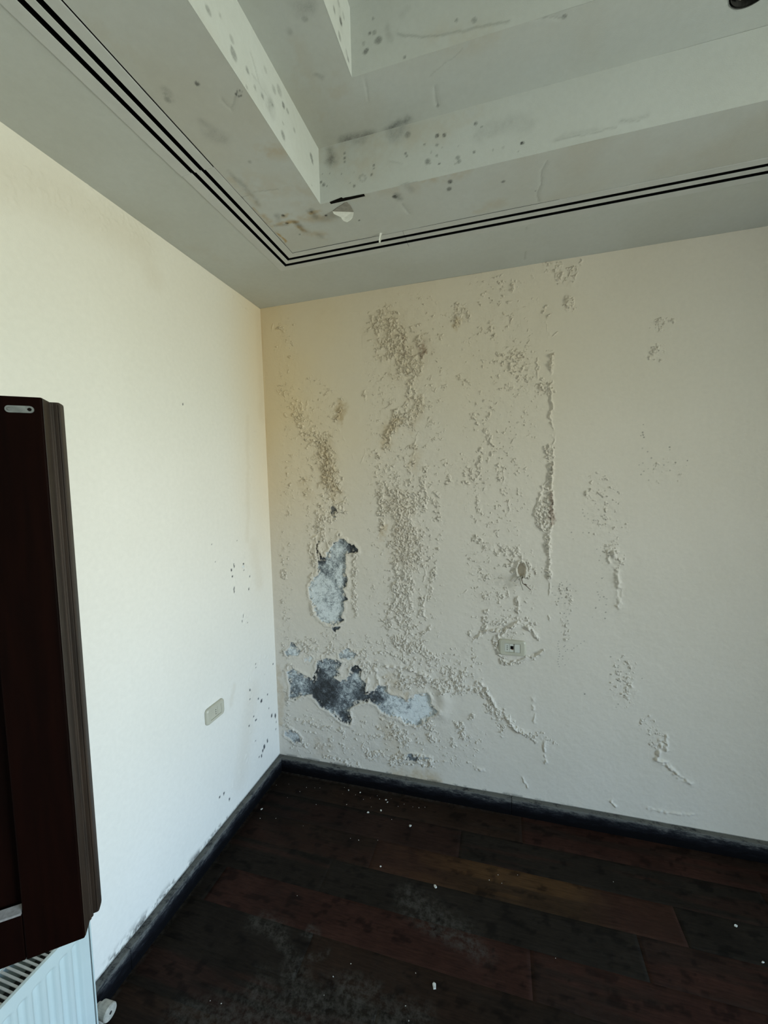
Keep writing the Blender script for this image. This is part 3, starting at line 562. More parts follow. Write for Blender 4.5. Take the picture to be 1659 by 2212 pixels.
n0 = base; fv.append(np.array([[-.2, -RY-.2, -.003], [RX+.2, -RY-.2, -.003], [RX+.2, .2, -.003], [-.2, .2, -.003], [-.2, -RY-.2, -.12], [RX+.2, -RY-.2, -.12], [RX+.2, .2, -.12], [-.2, .2, -.12]]))
ff.append(np.array([[0, 1, 2, 3], [7, 6, 5, 4], [0, 4, 5, 1], [1, 5, 6, 2], [2, 6, 7, 3], [3, 7, 4, 0]])+n0); fc.append(np.full((8, 3), .003)); fd.append(np.zeros(8))
fv = np.concatenate(fv).astype(np.float32); ff = np.concatenate(ff).astype(np.int32); fc = np.concatenate(fc); fd = np.concatenate(fd).astype(np.float32)
me = bpy.data.meshes.new('floor'); me.vertices.add(len(fv)); me.vertices.foreach_set('co', fv.ravel()); me.loops.add(ff.size); me.loops.foreach_set('vertex_index', ff.ravel())
me.polygons.add(len(ff)); me.polygons.foreach_set('loop_start', np.arange(0, ff.size, 4, dtype=np.int32)); me.update(calc_edges=True)
at = me.attributes.new('board', 'FLOAT_COLOR', 'POINT'); at.data.foreach_set('color', np.concatenate([fc, np.ones((len(fc), 1))], 1).astype(np.float32).ravel())
at = me.attributes.new('dust', 'FLOAT', 'POINT'); at.data.foreach_set('value', fd); me.materials.append(M_FLOOR); me.validate()
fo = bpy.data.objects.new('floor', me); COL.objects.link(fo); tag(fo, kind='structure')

# ------------------------------------------------------------------ SKIRTING
TB, HB = .0273, .0848
def skirting(name, boxes):
    b_ = bmesh.new()
    for q in boxes: bx(b_, *q, bev=.003)
    return tag(obj(name, b_, M_SKIRT), kind='structure')
skirting('baseboard_back', [(.0, 1.337, -TB, .0, 0, HB), (1.3385, RX, -TB, .0, 0, HB)])
skirting('baseboard_left', [(.0, TB, -1.06, -TB, 0, HB), (.0, TB, -RY, -1.061, 0, HB)])
skirting('baseboard_right', [(RX-TB, RX, WIN['y1']+.15, -TB, 0, HB), (RX-TB, RX, -RY, WIN['y0'], 0, HB)])
skirting('baseboard_front', [(TB, RX-TB, -RY, -RY+TB, 0, HB)])

# ------------------------------------------------------------------ STEPPED TRAY CEILING
LD = [.35380, .37080, .38960, .40650, .43852]; BD = [.34750, .36790, .38700, .40570, .43411]; OL, OB = .3175, .3203
A1, B1, Z1 = .6795, .6741, H+.1876; A2, B2 = .8802, .8737; Z2 = Z1+.19
ceil = Acc(); XM, YM = 2.35, -1.75          # finely meshed part of the ceiling
def ceil_masks(U, V, dots=(), smears=(), stains=(), cracks=(), seed=0, base=.0):
    w1 = fbm(U, V, .06, seed+1)-.5; w2 = fbm(U, V, .06, seed+2)-.5; c = Canvas(U, V, U+w1*.03, V+w2*.03); cc = Canvas(U, V, U+w1*.016, V+w2*.016)
    mo = np.zeros_like(U); st = np.zeros_like(U); ru = np.zeros_like(U); h = (fbm(U, V, .3, seed+5, 3)-.5)*.002
    for p, r, k in smears: c.stroke(mo, p, r, k, .95)
    mo *= np.clip(.15+1.75*(fbm(U, V, .022, seed+31, 4, .7)-.12), 0, 1.25); md = np.zeros_like(U); wd = fbm(U, V, .012, seed+33)-.5
    for p, r, k in dots: Canvas(U, V, U+wd*.007, V+w2*.006).stroke(md, [p], r*.95, k, .42)
    mo = np.maximum(mo, md*(.75+.5*fbm(U, V, .006, seed+34)))
    for p, r, k in stains: c.stroke(st, p, r, k, .9)
    st *= np.clip(3.4*(fbm(U, V, .035, seed+32, 4, .65)-.28), .12, 1.3)
    for p, r, k in cracks:
        cc.stroke(mo, p, r, k, .8); sl = cc.box(p, .02); h[sl] += .0012*np.exp(-(seg_d(cc.WU[sl], cc.WV[sl], p)/(r*2))**2)
    st = np.maximum(st, base*ss(.4, .75, fbm(U, V, .35, seed+9, 4)))
    return dict(mould=mo, stain=st, rust=ru), h
def flat(x0, x1, y0, y1, z, step=.006, keep=None, snap=None, **kw):
    U, V = gridUV(x0, x1, y0, y1, step); m_, h = ceil_masks(U, V, **kw)
    if snap:
        (cx, cy, r) = snap; d = np.hypot(U-cx, V-cy)+1e-9; near = np.abs(d-r) < step*.72
        fcc = np.where(near, r/d, 1); U = cx+(U-cx)*fcc; V = cy+(V-cy)*fcc
        d = np.hypot(U-cx, V-cy); fdm = (d[:-1, :-1]+d[1:, :-1]+d[1:, 1:]+d[:-1, 1:])/4; keep = fdm > r-.0005
    ceil.grid(np.stack([U, V, np.full_like(U, z)+h], -1), flip=True, keep=keep, **m_)
# outer border between walls and diffuser
crk = [([cl(1137, 490), cl(1133, 560)], .0012, .18)]
flat(0, OL, YM, 0, H, .007, seed=400, stains=[([cl(380, 520), cl(480, 560)], .05, .06)]); flat(OL, XM, -OB, 0, H, .007, seed=410, cracks=crk)
ceil.quad((0, YM, H), (0, -RY, H), (OL, -RY, H), (OL, YM, H)); ceil.quad((XM, 0, H), (XM, -OB, H), (RX, -OB, H), (RX, 0, H))
# soffit between diffuser and first step
C = lambda *pts: [cl(*p) for p in pts]
dots = [(cl(853, 425), .011, 1), (cl(972, 393), .011, .8), (cl(970, 408), .011, .7), (cl(1087, 393), .007, .7), (cl(426, 180), .007, .9), (cl(673, 458), .007, .8), (cl(705, 466), .006, .95), (cl(612, 466), .008, .9), (cl(620, 483), .007, .9), (cl(776, 476), .004, .9), (cl(462, 367), .010, .35), (cl(540, 349), .007, .35), (cl(362, 215), .010, .45), (cl(357, 203), .006, .35), (cl(648, 507), .006, .5), (cl(1157, 413), .004, .5)]
smears = [(C((450, 285), (480, 300)), .03, .22), (C((440, 260), (455, 280)), .02, .25), (C((596, 490), (622, 488)), .010, .3), (C((640, 480), (656, 498)), .014, .45), (C((600, 465), (600, 478)), .014, .4), (C((690, 508), (694, 512)), .016, .32), (C((660, 500), (664, 503)), .014, .3), (C((500, 375), (560, 440)), .014, .30), (C((360, 200), (365, 215)), .012, .3), (C((880, 400), (890, 410)), .012, .2), (C((860, 420), (862, 428)), .016, .5), (C((672, 455), (680, 470)), .016, .4)]
stains = [(C((570, 476), (600, 505), (618, 522)), .008, .9), (C((548, 450), (575, 480)), .010, .6), (C((612, 468), (628, 462)), .012, .7), (C((646, 492), (660, 502)), .014, .7), (C((673, 460), (690, 458)), .014, .7), (C((560, 325), (600, 325)), .045, .36), (C((600, 488), (640, 480)), .018, .75), (C((660, 470), (710, 470)), .035, .38), (C((572, 465), (600, 500)), .014, .6), (C((640, 500), (700, 510)), .03, .3), (C((500, 390), (560, 440)), .03, .25), (C((920, 390), (1000, 372)), .03, .3), (C((1020, 455), (1080, 440)), .035, .18), (C((540, 400), (660, 420)), .10, .16), (C((250, 100), (420, 260)), .10, .12), (C((700, 425), (900, 400)), .05, .14)]
cracks = [(C((1185, 348), (1170, 375), (1168, 400), (1160, 418), (1165, 435)), .003, .22), (C((520, 430), (560, 415), (600, 410)), .003, .2), (C((870, 440), (885, 460)), .004, .18), (C((480, 215), (505, 240)), .003, .15), (C((505, 235), (512, 195)), .0025, .2)]
ri = [(cl(517+6.5*math.cos(t*.785), 203+5.5*math.sin(t*.785)), .0028, .8) for t in range(8)]
kw = dict(dots=dots+ri, smears=smears, stains=stains, cracks=cracks, seed=420, base=.16)
flat(LD[4], A1, YM, -BD[4], H, .004, **kw); flat(A1, XM, -B1, -BD[4], H, .004, **kw)
# second level
Cz = lambda *pts: [cl(*p, Z1) for p in pts]
HC = (1.895, -.790, .049)
kw = dict(dots=[(cl(946, 228, Z1), .006, .5), (cl(1219, 35, Z1), .007, .5), (cl(658, 40, Z1), .01, .3)], smears=[(Cz((745, 305), (800, 290)), .028, .62), (Cz((840, 285), (865, 265), (880, 258)), .022, .60), (Cz((650, 10), (665, 5)), .03, .25), (Cz((620, 65), (622, 70)), .01, .3), (Cz((680, 165), (695, 172)), .008, .25)],
          stains=[(Cz((720, 200), (700, 260)), .07, .20), (Cz((960, 90), (1060, 70)), .05, .14), (Cz((640, 120), (680, 240)), .06, .14)], cracks=[(Cz((930, 165), (975, 130), (1000, 105)), .002, .16), (Cz((785, 170), (795, 215)), .0015, .08), (Cz((1060, 46), (1219, 34)), .002, .2), (Cz((940, 185), (946, 228)), .003, .2)], seed=430, base=.16)
flat(A1, A2, YM, -B1, Z1, .004, **kw); flat(A2, XM, -B2, -B1, Z1, .004, snap=HC, **kw)
# rings beyond the fine part
def ring(xa, ya, xb, yb, z):     # between rectangle offsets a (outer) and b (inner); only the parts not meshed finely
    ceil.quad((xa, YM, z), (xa, -RY+ya, z), (xb, -RY+ya, z), (xb, YM, z)); ceil.quad((XM, -ya, z), (XM, -yb, z), (RX-xa, -yb, z), (RX-xa, -ya, z))
    ceil.quad((RX-xb, -yb, z), (RX-xb, -RY+ya, z), (RX-xa, -RY+ya, z), (RX-xa, -yb, z)); ceil.quad((xb, -RY+yb, z), (xb, -RY+ya, z), (RX-xb, -RY+ya, z), (RX-xb, -RY+yb, z))
ring(LD[4], BD[4], A1, B1, H); ring(A1, B1, A2, B2, Z1)
ceil.quad((RX-LD[4], -OB, H), (RX-LD[4], -RY, H), (RX, -RY, H), (RX, -OB, H)); ceil.quad((OL, -RY+OB, H), (OL, -RY, H), (RX-LD[4], -RY, H), (RX-LD[4], -RY+OB, H))
# faces of the steps
def face_back(ya, xa, z0, z1, xr, **kw):
    U, V = gridUV(xa, XM, z0, z1, .004); m_, h = ceil_masks(U, V, **kw); ceil.grid(np.stack([U, np.full_like(U, -ya)-h, V], -1), **m_)
    ceil.quad((XM, -ya, z0), (xr, -ya, z0), (xr, -ya, z1), (XM, -ya, z1))
def face_left(xa, ya, z0, z1, yr, **kw):
    U, V = gridUV(YM, -ya, z0, z1, .004); m_, h = ceil_masks(U, V, **kw); ceil.grid(np.stack([np.full_like(U, xa)+h, U, V], -1), **m_)
    ceil.quad((xa, yr, z0), (xa, YM, z0), (xa, YM, z1), (xa, yr, z1))
fb = lambda px, py: (lambda q: (q[0], q[2]))(on(px, py, 1, -B1)); fl = lambda px, py: (lambda q: (q[1], q[2]))(on(px, py, 0, A1))
fb2 = lambda px, py: (lambda q: (q[0], q[2]))(on(px, py, 1, -B2)); fl2 = lambda px, py: (lambda q: (q[1], q[2]))(on(px, py, 0, A2))
D = [(fb(x, y), r, k) for x, y, r, k in [(744, 342, .006, .7), (744, 332, .005, .6), (744, 350, .004, .6), (807, 357, .004, .7), (807, 364, .004, .6), (802, 377, .0055, .7), (765, 401, .0055, .7), (738, 375, .003, .6), (880, 291, .012, .5), (876, 331, .005, .6), (879, 337, .005, .5), (923, 350, .011, .55), (944, 294, .008, .75), (960, 292, .008, .7), (943, 314, .005, .6), (944, 336, .005, .55), (917, 313, .004, .55), (989, 340, .008, .5), (991, 348, .008, .5), (948, 354, .004, .8), (1028, 267, .007, .65), (1040, 274, .004, .6), (1128, 308, .006, .95), (1023, 329, .005, .6), (1065, 324, .004, .35), (930, 353, .004, .5), (983, 353, .004, .4), (694, 394, .006, .7), (699, 400, .007, .6), (706, 402, .003, .7), (712, 375, .003, .5), (1087, 318, .005, .25), (755, 395, .003, .4), (955, 319, .003, .4), (930, 330, .003, .4), (990, 315, .003, .3), (1120, 327, .003, .4), (697, 377, .003, .5), (764, 373, .003, .5)]]
ri = [(fb(783+7*math.cos(t*.785), 384+7*math.sin(t*.785)), .005, .28) for t in range(8)]
face_back(B1, A1, H, Z1, RX-A1, dots=D+ri, smears=[([fb(716, 345)], .028, .62), ([fb(712, 330), fb(716, 350)], .018, .45), ([fb(770, 303), fb(780, 298)], .02, .3), ([fb(850, 292), fb(862, 285)], .03, .35), ([fb(1040, 290), fb(1100, 265), fb(1140, 270)], .03, .16), ([fb(1200, 300), fb(1290, 278)], .010, .12), ([fb(1340, 262), fb(1400, 250)], .012, .14)],
          stains=[([fb(700, 330), fb(800, 360)], .08, .16), ([fb(800, 300), fb(950, 280)], .06, .16), ([fb(980, 262), fb(1040, 240)], .03, .14)], cracks=[([fb(1200, 303), fb(1270, 292), fb(1330, 275)], .003, .25), ([fb(1340, 262), fb(1380, 262)], .003, .25), ([fb(840, 348), fb(870, 355)], .003, .15), ([fb(866, 400), fb(900, 392)], .003, .3)], seed=440)
D = [(fl(x, y), r, k) for x, y, r, k in [(450, 22, .010, .45), (505, 118, .016, .5), (502, 108, .010, .5), (534, 152, .009, .5), (612, 228, .010, .7), (611, 224, .007, .6), (589, 228, .007, .6), (603, 195, .016, .32), (592, 193, .012, .32), (567, 208, .009, .55), (612, 293, .014, .5), (636, 282, .008, .35), (551, 191, .008, .4), (533, 190, .006, .35), (621, 240, .008, .45), (501, 85, .010, .32), (573, 150, .010, .25), (475, 32, .006, .3), (611, 265, .005, .4), (672, 338, .012, .6), (674, 346, .010, .62), (675, 352, .007, .6), (673, 399, .004, .4)]]
face_left(A1, B1, H, Z1, -RY+B1, dots=D, smears=[([fl(583, 232), fl(584, 225)], .028, .30), ([fl(583, 238)], .02, .2), ([fl(560, 200), fl(575, 205)], .03, .10)], stains=[([fl(420, 40), fl(520, 190)], .05, .06)], cracks=[([fl(540, 115), fl(550, 150), fl(560, 185)], .003, .25), ([fl(545, 165), fl(575, 205)], .003, .2)], seed=450)
D = [(fb2(x, y), r, k) for x, y, r, k in [(790, 111, .009, .65), (817, 87, .013, .55), (798, 73, .006, .6), (808, 70, .008, .4), (1024, 43, .009, .45), (987, 43, .006, .45), (874, 124, .005, .5), (805, 41, .005, .5), (786, 95, .007, .3)]]
face_back(B2, A2, Z1, Z2, RX-A2, dots=D, smears=[([fb2(838, 55), fb2(842, 85)], .012, .22), ([fb2(873, 30), fb2(880, 20)], .012, .15)], cracks=[([fb2(860, 73), fb2(910, 84), fb2(960, 75), fb2(1040, 58), fb2(1100, 46)], .004, .28)], stains=[([fb2(950, 80), fb2(1050, 65)], .05, .12)], seed=460)
D = [(fl2(x, y), r, k) for x, y, r, k in [(736, 45, .012, .85), (722, 22, .009, .6), (734, 80, .012, .45), (733, 75, .008, .4), (752, 128, .008, .65), (749, 115, .010, .3), (731, 5, .01, .35), (742, 35, .01, .3)]]
face_left(A2, B2, Z1, Z2, -RY+B2, dots=D, smears=[([fl2(733, 20), fl2(738, 60)], .02, .12)], seed=470)
ceil.quad((A2, -RY+B2, Z2), (RX-A2, -RY+B2, Z2), (RX-A2, -B2, Z2), (A2, -B2, Z2))
for xa, ya, z0, z1 in ((A1, B1, H, Z1), (A2, B2, Z1, Z2)):
    ceil.quad((RX-xa, -RY+ya, z0), (RX-xa, -ya, z0), (RX-xa, -ya, z1), (RX-xa, -RY+ya, z1)); ceil.quad((xa, -RY+ya, z0), (RX-xa, -RY+ya, z0), (RX-xa, -RY+ya, z1), (xa, -RY+ya, z1))
ceil.box(-.2, RX+.2, -RY-.2, .2, H+.52, H+.60)
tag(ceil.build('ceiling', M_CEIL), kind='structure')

# broken plasterboard edge beside the first step: a dark split between soffit and step face
b_ = bmesh.new()
pts = [(0.716, 0.0), (0.730, .002), (.752, .005), (.762, .0065), (.767, .002), (.775, .0028), (.790, .0018), (.815, .0012), (.845, .0002)]
for (xa, ha), (xb, hb) in zip(pts[:-1], pts[1:]):
    v = [bm_ for bm_ in (b_.verts.new((xa, -B1-.0012, H-.0005)), b_.verts.new((xb, -B1-.0012, H-.0005)), b_.verts.new((xb, -B1-.0012, H+hb)), b_.verts.new((xa, -B1-.0012, H+ha)), b_.verts.new((xa, -B1+.010, H-.0005)), b_.verts.new((xb, -B1+.010, H-.0005)), b_.verts.new((xb, -B1+.010, H+hb)), b_.verts.new((xa, -B1+.010, H+ha)))]
    for q in ((0, 1, 2, 3), (4, 7, 6, 5), (0, 4, 5, 1), (3, 2, 6, 7)): b_.faces.new([v[k] for k in q])
tag(obj('trim_1', b_, M_HOLE), kind='structure')

# ------------------------------------------------------------------ SLOT DIFFUSER set in the low soffit (L shaped run)
dif = empty('slot_diffuser', (.37, -.37, H), 'white linear slot diffuser with two black slots, set in the ceiling along both walls', 'air vent')
def Lbar(bm, l0, l1, b0, b1, z0, z1, ya=-RY+.4, xb=RX-.4, arms='LB'):
    """bar following the L; l = distance from left wall, b = distance from back wall"""
    def prism(p):   # four plan corners
        lo = [bm.verts.new((x, y, z0)) for x, y in p]; hi = [bm.verts.new((x, y, z1)) for x, y in p]
        bm.faces.new(lo[::-1]); bm.faces.new(hi)
        for k in range(4): bm.faces.new((lo[k], lo[(k+1) % 4], hi[(k+1) % 4], hi[k]))
    if 'L' in arms: prism([(l0, ya), (l1, ya), (l1, -b1), (l0, -b0)])
    if 'B' in arms: prism([(l0, -b0), (l1, -b1), (xb, -b1), (xb, -b0)])
inv = Matrix.Translation((-.37, .37, -H))
def dpart(name, specs, m, parent, kids=None, label=None):
    b2 = bmesh.new()
    for s_ in specs: Lbar(b2, *s_[0], **s_[1])
    b2.transform(inv); o = obj(name, b2, m, dif if parent is None else parent, label=label)
    return o
zt = H-.0018
def bars(sh, **kw):
    l = [OL]+LD; b2 = [OB]+BD
    fr = [((l[0]-sh, l[1]-sh, b2[0], b2[1], zt, H+.002), kw), ((l[2]-sh, l[3]-sh, b2[2], b2[3], zt, H+.002), kw), ((l[4]-sh, l[5]-sh-.0015, b2[4], b2[5]-.0015, zt, H+.002), kw)]
    sl = []
    for i in (1, 3):
        sl += [((l[i]-sh-.001, l[i]-sh+.0003, b2[i]-.001, b2[i]+.0003, H+.0005, H+.05), kw), ((l[i+1]-sh-.0003, l[i+1]-sh+.001, b2[i+1]-.0003, b2[i+1]+.001, H+.0005, H+.05), kw), ((l[i]-sh-.001, l[i+1]-sh+.001, b2[i]-.001, b2[i+1]+.001, H+.05, H+.052), kw)]
    return fr, sl
# corner piece with short arms, long left run, long back run
def run(sh, fixL=None, fixB=None, label=None):
    fr, sl = bars(sh)
    def keep(S):
        out = []
        for (g, kw) in S:
            if fixL == 'corner':
                out.append((g, dict(ya=-.932, arms='L'))); out.append((g, dict(xb=.9245, arms='B')))
            elif fixL == 'left':       # straight run, no mitre
                out.append(((g[0], g[1], .9325, .9325, g[4], g[5]), dict(ya=-RY+.4, arms='L')))
            else:
                g2 = (.9255, .9255, g[2], g[3], g[4], g[5]); out.append((g2, dict(arms='B')))
        return out
    f = dpart('frame', keep(fr), M_FRAME, None, label=label); dpart('slot', keep(sl), M_BLACK, f)
run(0, 'corner'); run(.0035, 'left'); run(0, 'back')
# a thin dark hairline where frame and plasterboard part
gp = bmesh.new(); Lbar(gp, LD[4]-.0012, LD[4]+.0003, BD[4]-.0012, BD[4]+.0003, H-.0004, H+.01, ya=-1.2, xb=1.5); gp.transform(inv); obj('gap', gp, M_CUP, dif)

# ------------------------------------------------------------------ paint flap and sliver hanging from the ceiling
def sheet(name, pts, m, th, label, cat, parent=None):
    """thin curved sheet from a polygon of 3-D points fanned about its centre"""
    b2 = bmesh.new(); c = sum((Vector(p) for p in pts), Vector())/len(pts); n = Vector()
    for p, q in zip(pts, pts[1:]+pts[:1]): n += (Vector(p)-c).cross(Vector(q)-c)
    n.normalize(); c2 = c+n*.004; T = [b2.verts.new(Vector(p)-c) for p in pts]; Bt = [b2.verts.new(Vector(p)-c-n*th) for p in pts]
    tc_ = b2.verts.new(c2-c); bc_ = b2.verts.new(c2-c-n*th)
    for k in range(len(pts)):
        j = (k+1) % len(pts); b2.faces.new((T[k], T[j], tc_)); b2.faces.new((Bt[j], Bt[k], bc_)); b2.faces.new((T[k], Bt[k], Bt[j], T[j]))
    o = obj(name, b2, m); o.location = c; tag(o, label, cat); return o
h0 = Vector(on(718, 456, 2, H)); h1 = Vector(on(764, 457.5, 2, H)); up_n = Vector((0, 0, 1))
dh = (h1-h0); nh = Vector((dh.y, -dh.x, 0)).normalized()
def fp(s_, t_, o_=0): return tuple(h0+dh*s_+Vector((0, 0, -t_))+nh*(t_*.45+o_))
sheet('paint_flap', [fp(0, 0), fp(1, 0), fp(.98, .014), fp(.93, .030), fp(.82, .042), fp(.66, .052), fp(.52, .047), fp(.44, .040), fp(.40, .030), fp(.22, .022), fp(.06, .014)], M_FLAP, .0012, 'white peeled paint flap hanging from the stained ceiling beside the step corner', 'peeling paint')
# bare recess above the flap
pk = [cl(*p) for p in [(718, 456), (728, 448), (738, 442), (743, 438), (750, 436), (757, 443), (764, 457)]]
b2 = bmesh.new(); T = [b2.verts.new((x-pk[0][0], y-pk[0][1], -.0022)) for x, y in pk]; Q = [b2.verts.new((x-pk[0][0], y-pk[0][1], .004)) for x, y in pk]
b2.faces.new(T); b2.faces.new(Q[::-1]); [b2.faces.new((T[k], T[(k+1) % 7], Q[(k+1) % 7], Q[k])) for k in range(7)]
o = obj('trim_2', b2, simple('bare_grey_board', (0.34, 0.32, 0.28), .9, nscale=60)); o.location = (pk[0][0], pk[0][1], H); tag(o, kind='structure')
s0 = Vector(on(822, 503, 2, H)); dl = Vector((rgt[0], rgt[1], 0)).normalized()*.006
sheet('paint_flake', [tuple(s0-dl*.4), tuple(s0+dl*1.1), tuple(s0+dl*.9+Vector((0, -.006, -.024))), tuple(s0+dl*.1+Vector((0, -.010, -.046))), tuple(s0-dl*.9+Vector((0, -.008, -.040)))], M_FLAP, .001, 'small white paint sliver dangling beside the double ceiling slots', 'peeling paint')

# ------------------------------------------------------------------ old light opening in the upper soffit
dn = empty('light_opening', (HC[0], HC[1], Z1), 'empty round light hole with dark metal sleeve in the upper ceiling step', 'light fitting')
b2 = bmesh.new(); n = 40
for r, za, zb in ((HC[2]+.0005, -.0005, .12), (HC[2]-.003, .002, .12)):
    A = [b2.verts.new((r*math.cos(k*2*math.pi/n), r*math.sin(k*2*math.pi/n), za)) for k in range(n)]; Bq = [b2.verts.new((v.co.x, v.co.y, zb)) for v in A]
    for k in range(n): b2.faces.new((A[k], A[(k+1) % n], Bq[(k+1) % n], Bq[k]))
    if r > HC[2]: b2.faces.new(Bq)
obj('sleeve', b2, M_CUP, dn)
b2 = bmesh.new(); tube(b2, [(-.045, .01, .02), (-.030, -.004, .012), (-.034, .022, .008), (-.012, .036, .012)], .0025, 8); obj('wire', b2, M_WIREG, dn, True)
b2 = bmesh.new(); bx(b2, .012, .040, -.03, .034, .018, .03, .003); obj('lamp_holder', b2, M_CUP, dn)

# ------------------------------------------------------------------ wall sockets
def rrect(w, h, r, n=6):
    p = []
    for cx, cy, a0 in ((w/2-r, h/2-r, 0), (-w/2+r, h/2-r, 90), (-w/2+r, -h/2+r, 180), (w/2-r, -h/2+r, 270)):
        for k in range(n+1):
            t = math.radians(a0+90*k/n); p.append((cx+r*math.cos(t), cy+r*math.sin(t)))
    return p
def prof(bm, rings):      # rings: (w, h, r, depth); depth along -y (out of the wall)
    R = [[bm.verts.new((x, -d, z)) for x, z in rrect(w, h, r)] for w, h, r, d in rings]
    for A, Bq in zip(R[:-1], R[1:]):
        m_ = len(A)
        for k in range(m_): bm.faces.new((A[k], A[(k+1) % m_], Bq[(k+1) % m_], Bq[k]))
    return R
def plate(root, w, h, ow, oh):
    b2 = bmesh.new(); R = prof(b2, [(w, h, .016, 0), (w, h, .016, .004), (w-.004, h-.003, .015, .009), (w-.018, h-.010, .011, .0130), (ow+.004, oh+.004, .003, .0130), (ow, oh, .002, .0115), (ow, oh, .002, .003)]); b2.faces.new(R[-1]); b2.faces.new(R[0][::-1])
    return obj('cover_plate', b2, M_CREAM, root)
def pinholes(bm, x, z, d, dz=.0065):
    for k in (-1, 0, 1):
        r = bmesh.ops.create_cone(bm, segments=12, radius1=.0021, radius2=.0021, depth=.001, cap_ends=True)
        bmesh.ops.rotate(bm, verts=r['verts'], matrix=Matrix.Rotation(math.pi/2, 3, 'X')); bmesh.ops.translate(bm, verts=r['verts'], vec=(x, -d, z+k*dz))
# right one, on the back wall
sx_, sz_ = 1.3445, .868
s = empty('wall_socket', (sx_, -.001, sz_), 'cream wall socket with three modules and one open port, ringed by blistered paint', 'socket')
plate(s, .132, .081, .074, .044)
for x0, x1, nm in ((-.0365, -.0130, 'socket_module'), (-.0125, .0095, 'port_module'), (.0100, .0365, 'blank_module')):
    b2 = bmesh.new(); d = .0100 if nm != 'port_module' else .0085
    if nm == 'blank_module': d = .0118
    bx(b2, x0+.0004, x1-.0004, -d, -.0035, -.0212, .0212, .0008); mo = obj(nm, b2, M_MOD, s)
    if nm == 'socket_module':
        b2 = bmesh.new(); pinholes(b2, (x0+x1)/2+.001, 0, d+.0002, .0095); obj('pin_hole', b2, M_HOLE, mo)
    if nm == 'port_module':
        b2 = bmesh.new(); bx(b2, x0+.004, x1-.0035, -d-.0003, -d+.002, -.006, .010); obj('port', b2, M_HOLE, mo)
        b2 = bmesh.new(); bx(b2, x0+.009, x1-.004, -d-.0006, -d, -.009, -.006); obj('contact', b2, simple('orange_contact', (.30, .14, .08)), mo)
# left one, on the left wall (local -y turned to +x)
s = empty('wall_socket', (.001, -.545, .660), 'plain cream wall socket with one three-hole outlet, on the bright left wall', 'socket', rz=math.pi/2)
plate(s, .124, .076, .074, .044)
b2 = bmesh.new(); bx(b2, -.0365, .0120, -.0100, -.0035, -.0212, .0212, .0008); mo = obj('socket_module', b2, M_CREAM, s)
b2 = bmesh.new(); pinholes(b2, .000, 0, .0102, .0095); obj('pin_hole', b2, M_HOLE, mo)
b2 = bmesh.new(); bx(b2, .0126, .0365, -.0106, -.0035, -.0212, .0212, .0008); obj('blank_module', b2, M_CREAM, s)

# ------------------------------------------------------------------ cable ends sticking out of the broken wall box
cx0, cz0 = bw(1125, 1245)
cb = empty('cable_stub', (cx0, -.004, cz0), 'frayed cable ends poking out of the broken hole in the peeling wall', 'cable')
def wire(pxs, outs, r, m):
    b2 = bmesh.new(); P = []
    for (px, py), o_ in zip(pxs, outs):
        q = on(px, py, 1, -o_); P.append((q[0]-cx0, q[1]+.004, q[2]-cz0))
    tube(b2, P, r, 8); obj('wire', b2, m, cb, True)
wire([(1128, 1243), (1124, 1250), (1124, 1260), (1127, 1266), (1130, 1275)], [.002, .022, .034, .042, .050], .0022, M_WIREG)
wire([(1128, 1245), (1127, 1253), (1129, 1260), (1136, 1265), (1147, 1275)], [.002, .020, .032, .040, .046], .0017, M_WIREB)
wire([(1126, 1245), (1119, 1249), (1112, 1256)], [.002, .028, .062], .003, M_WIREG)
wire([(1132, 1262), (1135, 1262), (1138, 1264)], [.022, .027, .024], .0022, M_WIREB)

# ------------------------------------------------------------------ dark wooden window leaf, swung open into the room
TH = math.radians(51)
HN = Vector((-.005, -2.015, 0.0)); LEN = .7035
# local frame: +x along the leaf, -y = face towards the room, +y = back
leaf = empty('window_leaf', (HN.x, HN.y, .874), 'dark brown wooden window leaf swung open into the room above the radiator', 'window leaf', rz=math.pi/2-TH)
ZT = .985
Wd = LEN+.008; T1, T2 = .044, .068; SW, RW = .086, .092; LP = .013
for q in [(0, SW, 0, ZT), (Wd-SW, Wd, 0, ZT)]:
    b2 = bmesh.new(); bx(b2, q[0], q[1], 0, T1, q[2], q[3], .0025); obj('stile', b2, M_WOOD, leaf)
for za, zb in ((.0005, RW), (ZT-RW, ZT-.0005)):
    b2 = bmesh.new(); bx(b2, SW+.0008, Wd-SW-.0008, .0006, T1, za, zb, .002); obj('rail', b2, M_WOOD, leaf)
b2 = bmesh.new(); bx(b2, SW, Wd-SW, .018, .034, RW, ZT-RW, .001); obj('panel', b2, M_WOOD, leaf)
b2 = bmesh.new()                                   # moulded edge, painted lighter as the lit side of the wood: the free stile side, two reeds, and the lip behind it
bx(b2, Wd, Wd+.0012, .0012, T1-.001, .003, ZT-.002, .0005, 1)
bx(b2, Wd-.03, Wd+LP, T1, T2, 0.0, ZT+.001, .005, 3)
tube(b2, [(Wd+.0008, T1-.012, .004), (Wd+.0008, T1-.012, ZT-.004)], .0028, 8); tube(b2, [(Wd+.0012, T1-.004, .002), (Wd+.0012, T1-.004, ZT-.002)], .0036, 8)
tube(b2, [(Wd+LP-.002, T1+.001, .005), (Wd+LP-.002, T1+.001, ZT-.004)], .002, 8)
obj('edge_moulding', b2, M_WOODE, leaf, label='moulded edge in lighter brown for the lit side')
b2 = bmesh.new(); bx(b2, .0, Wd-.03, T1, T2, .0, ZT, .002); obj('back_board', b2, M_WOOD, leaf)
b2 = bmesh.new()
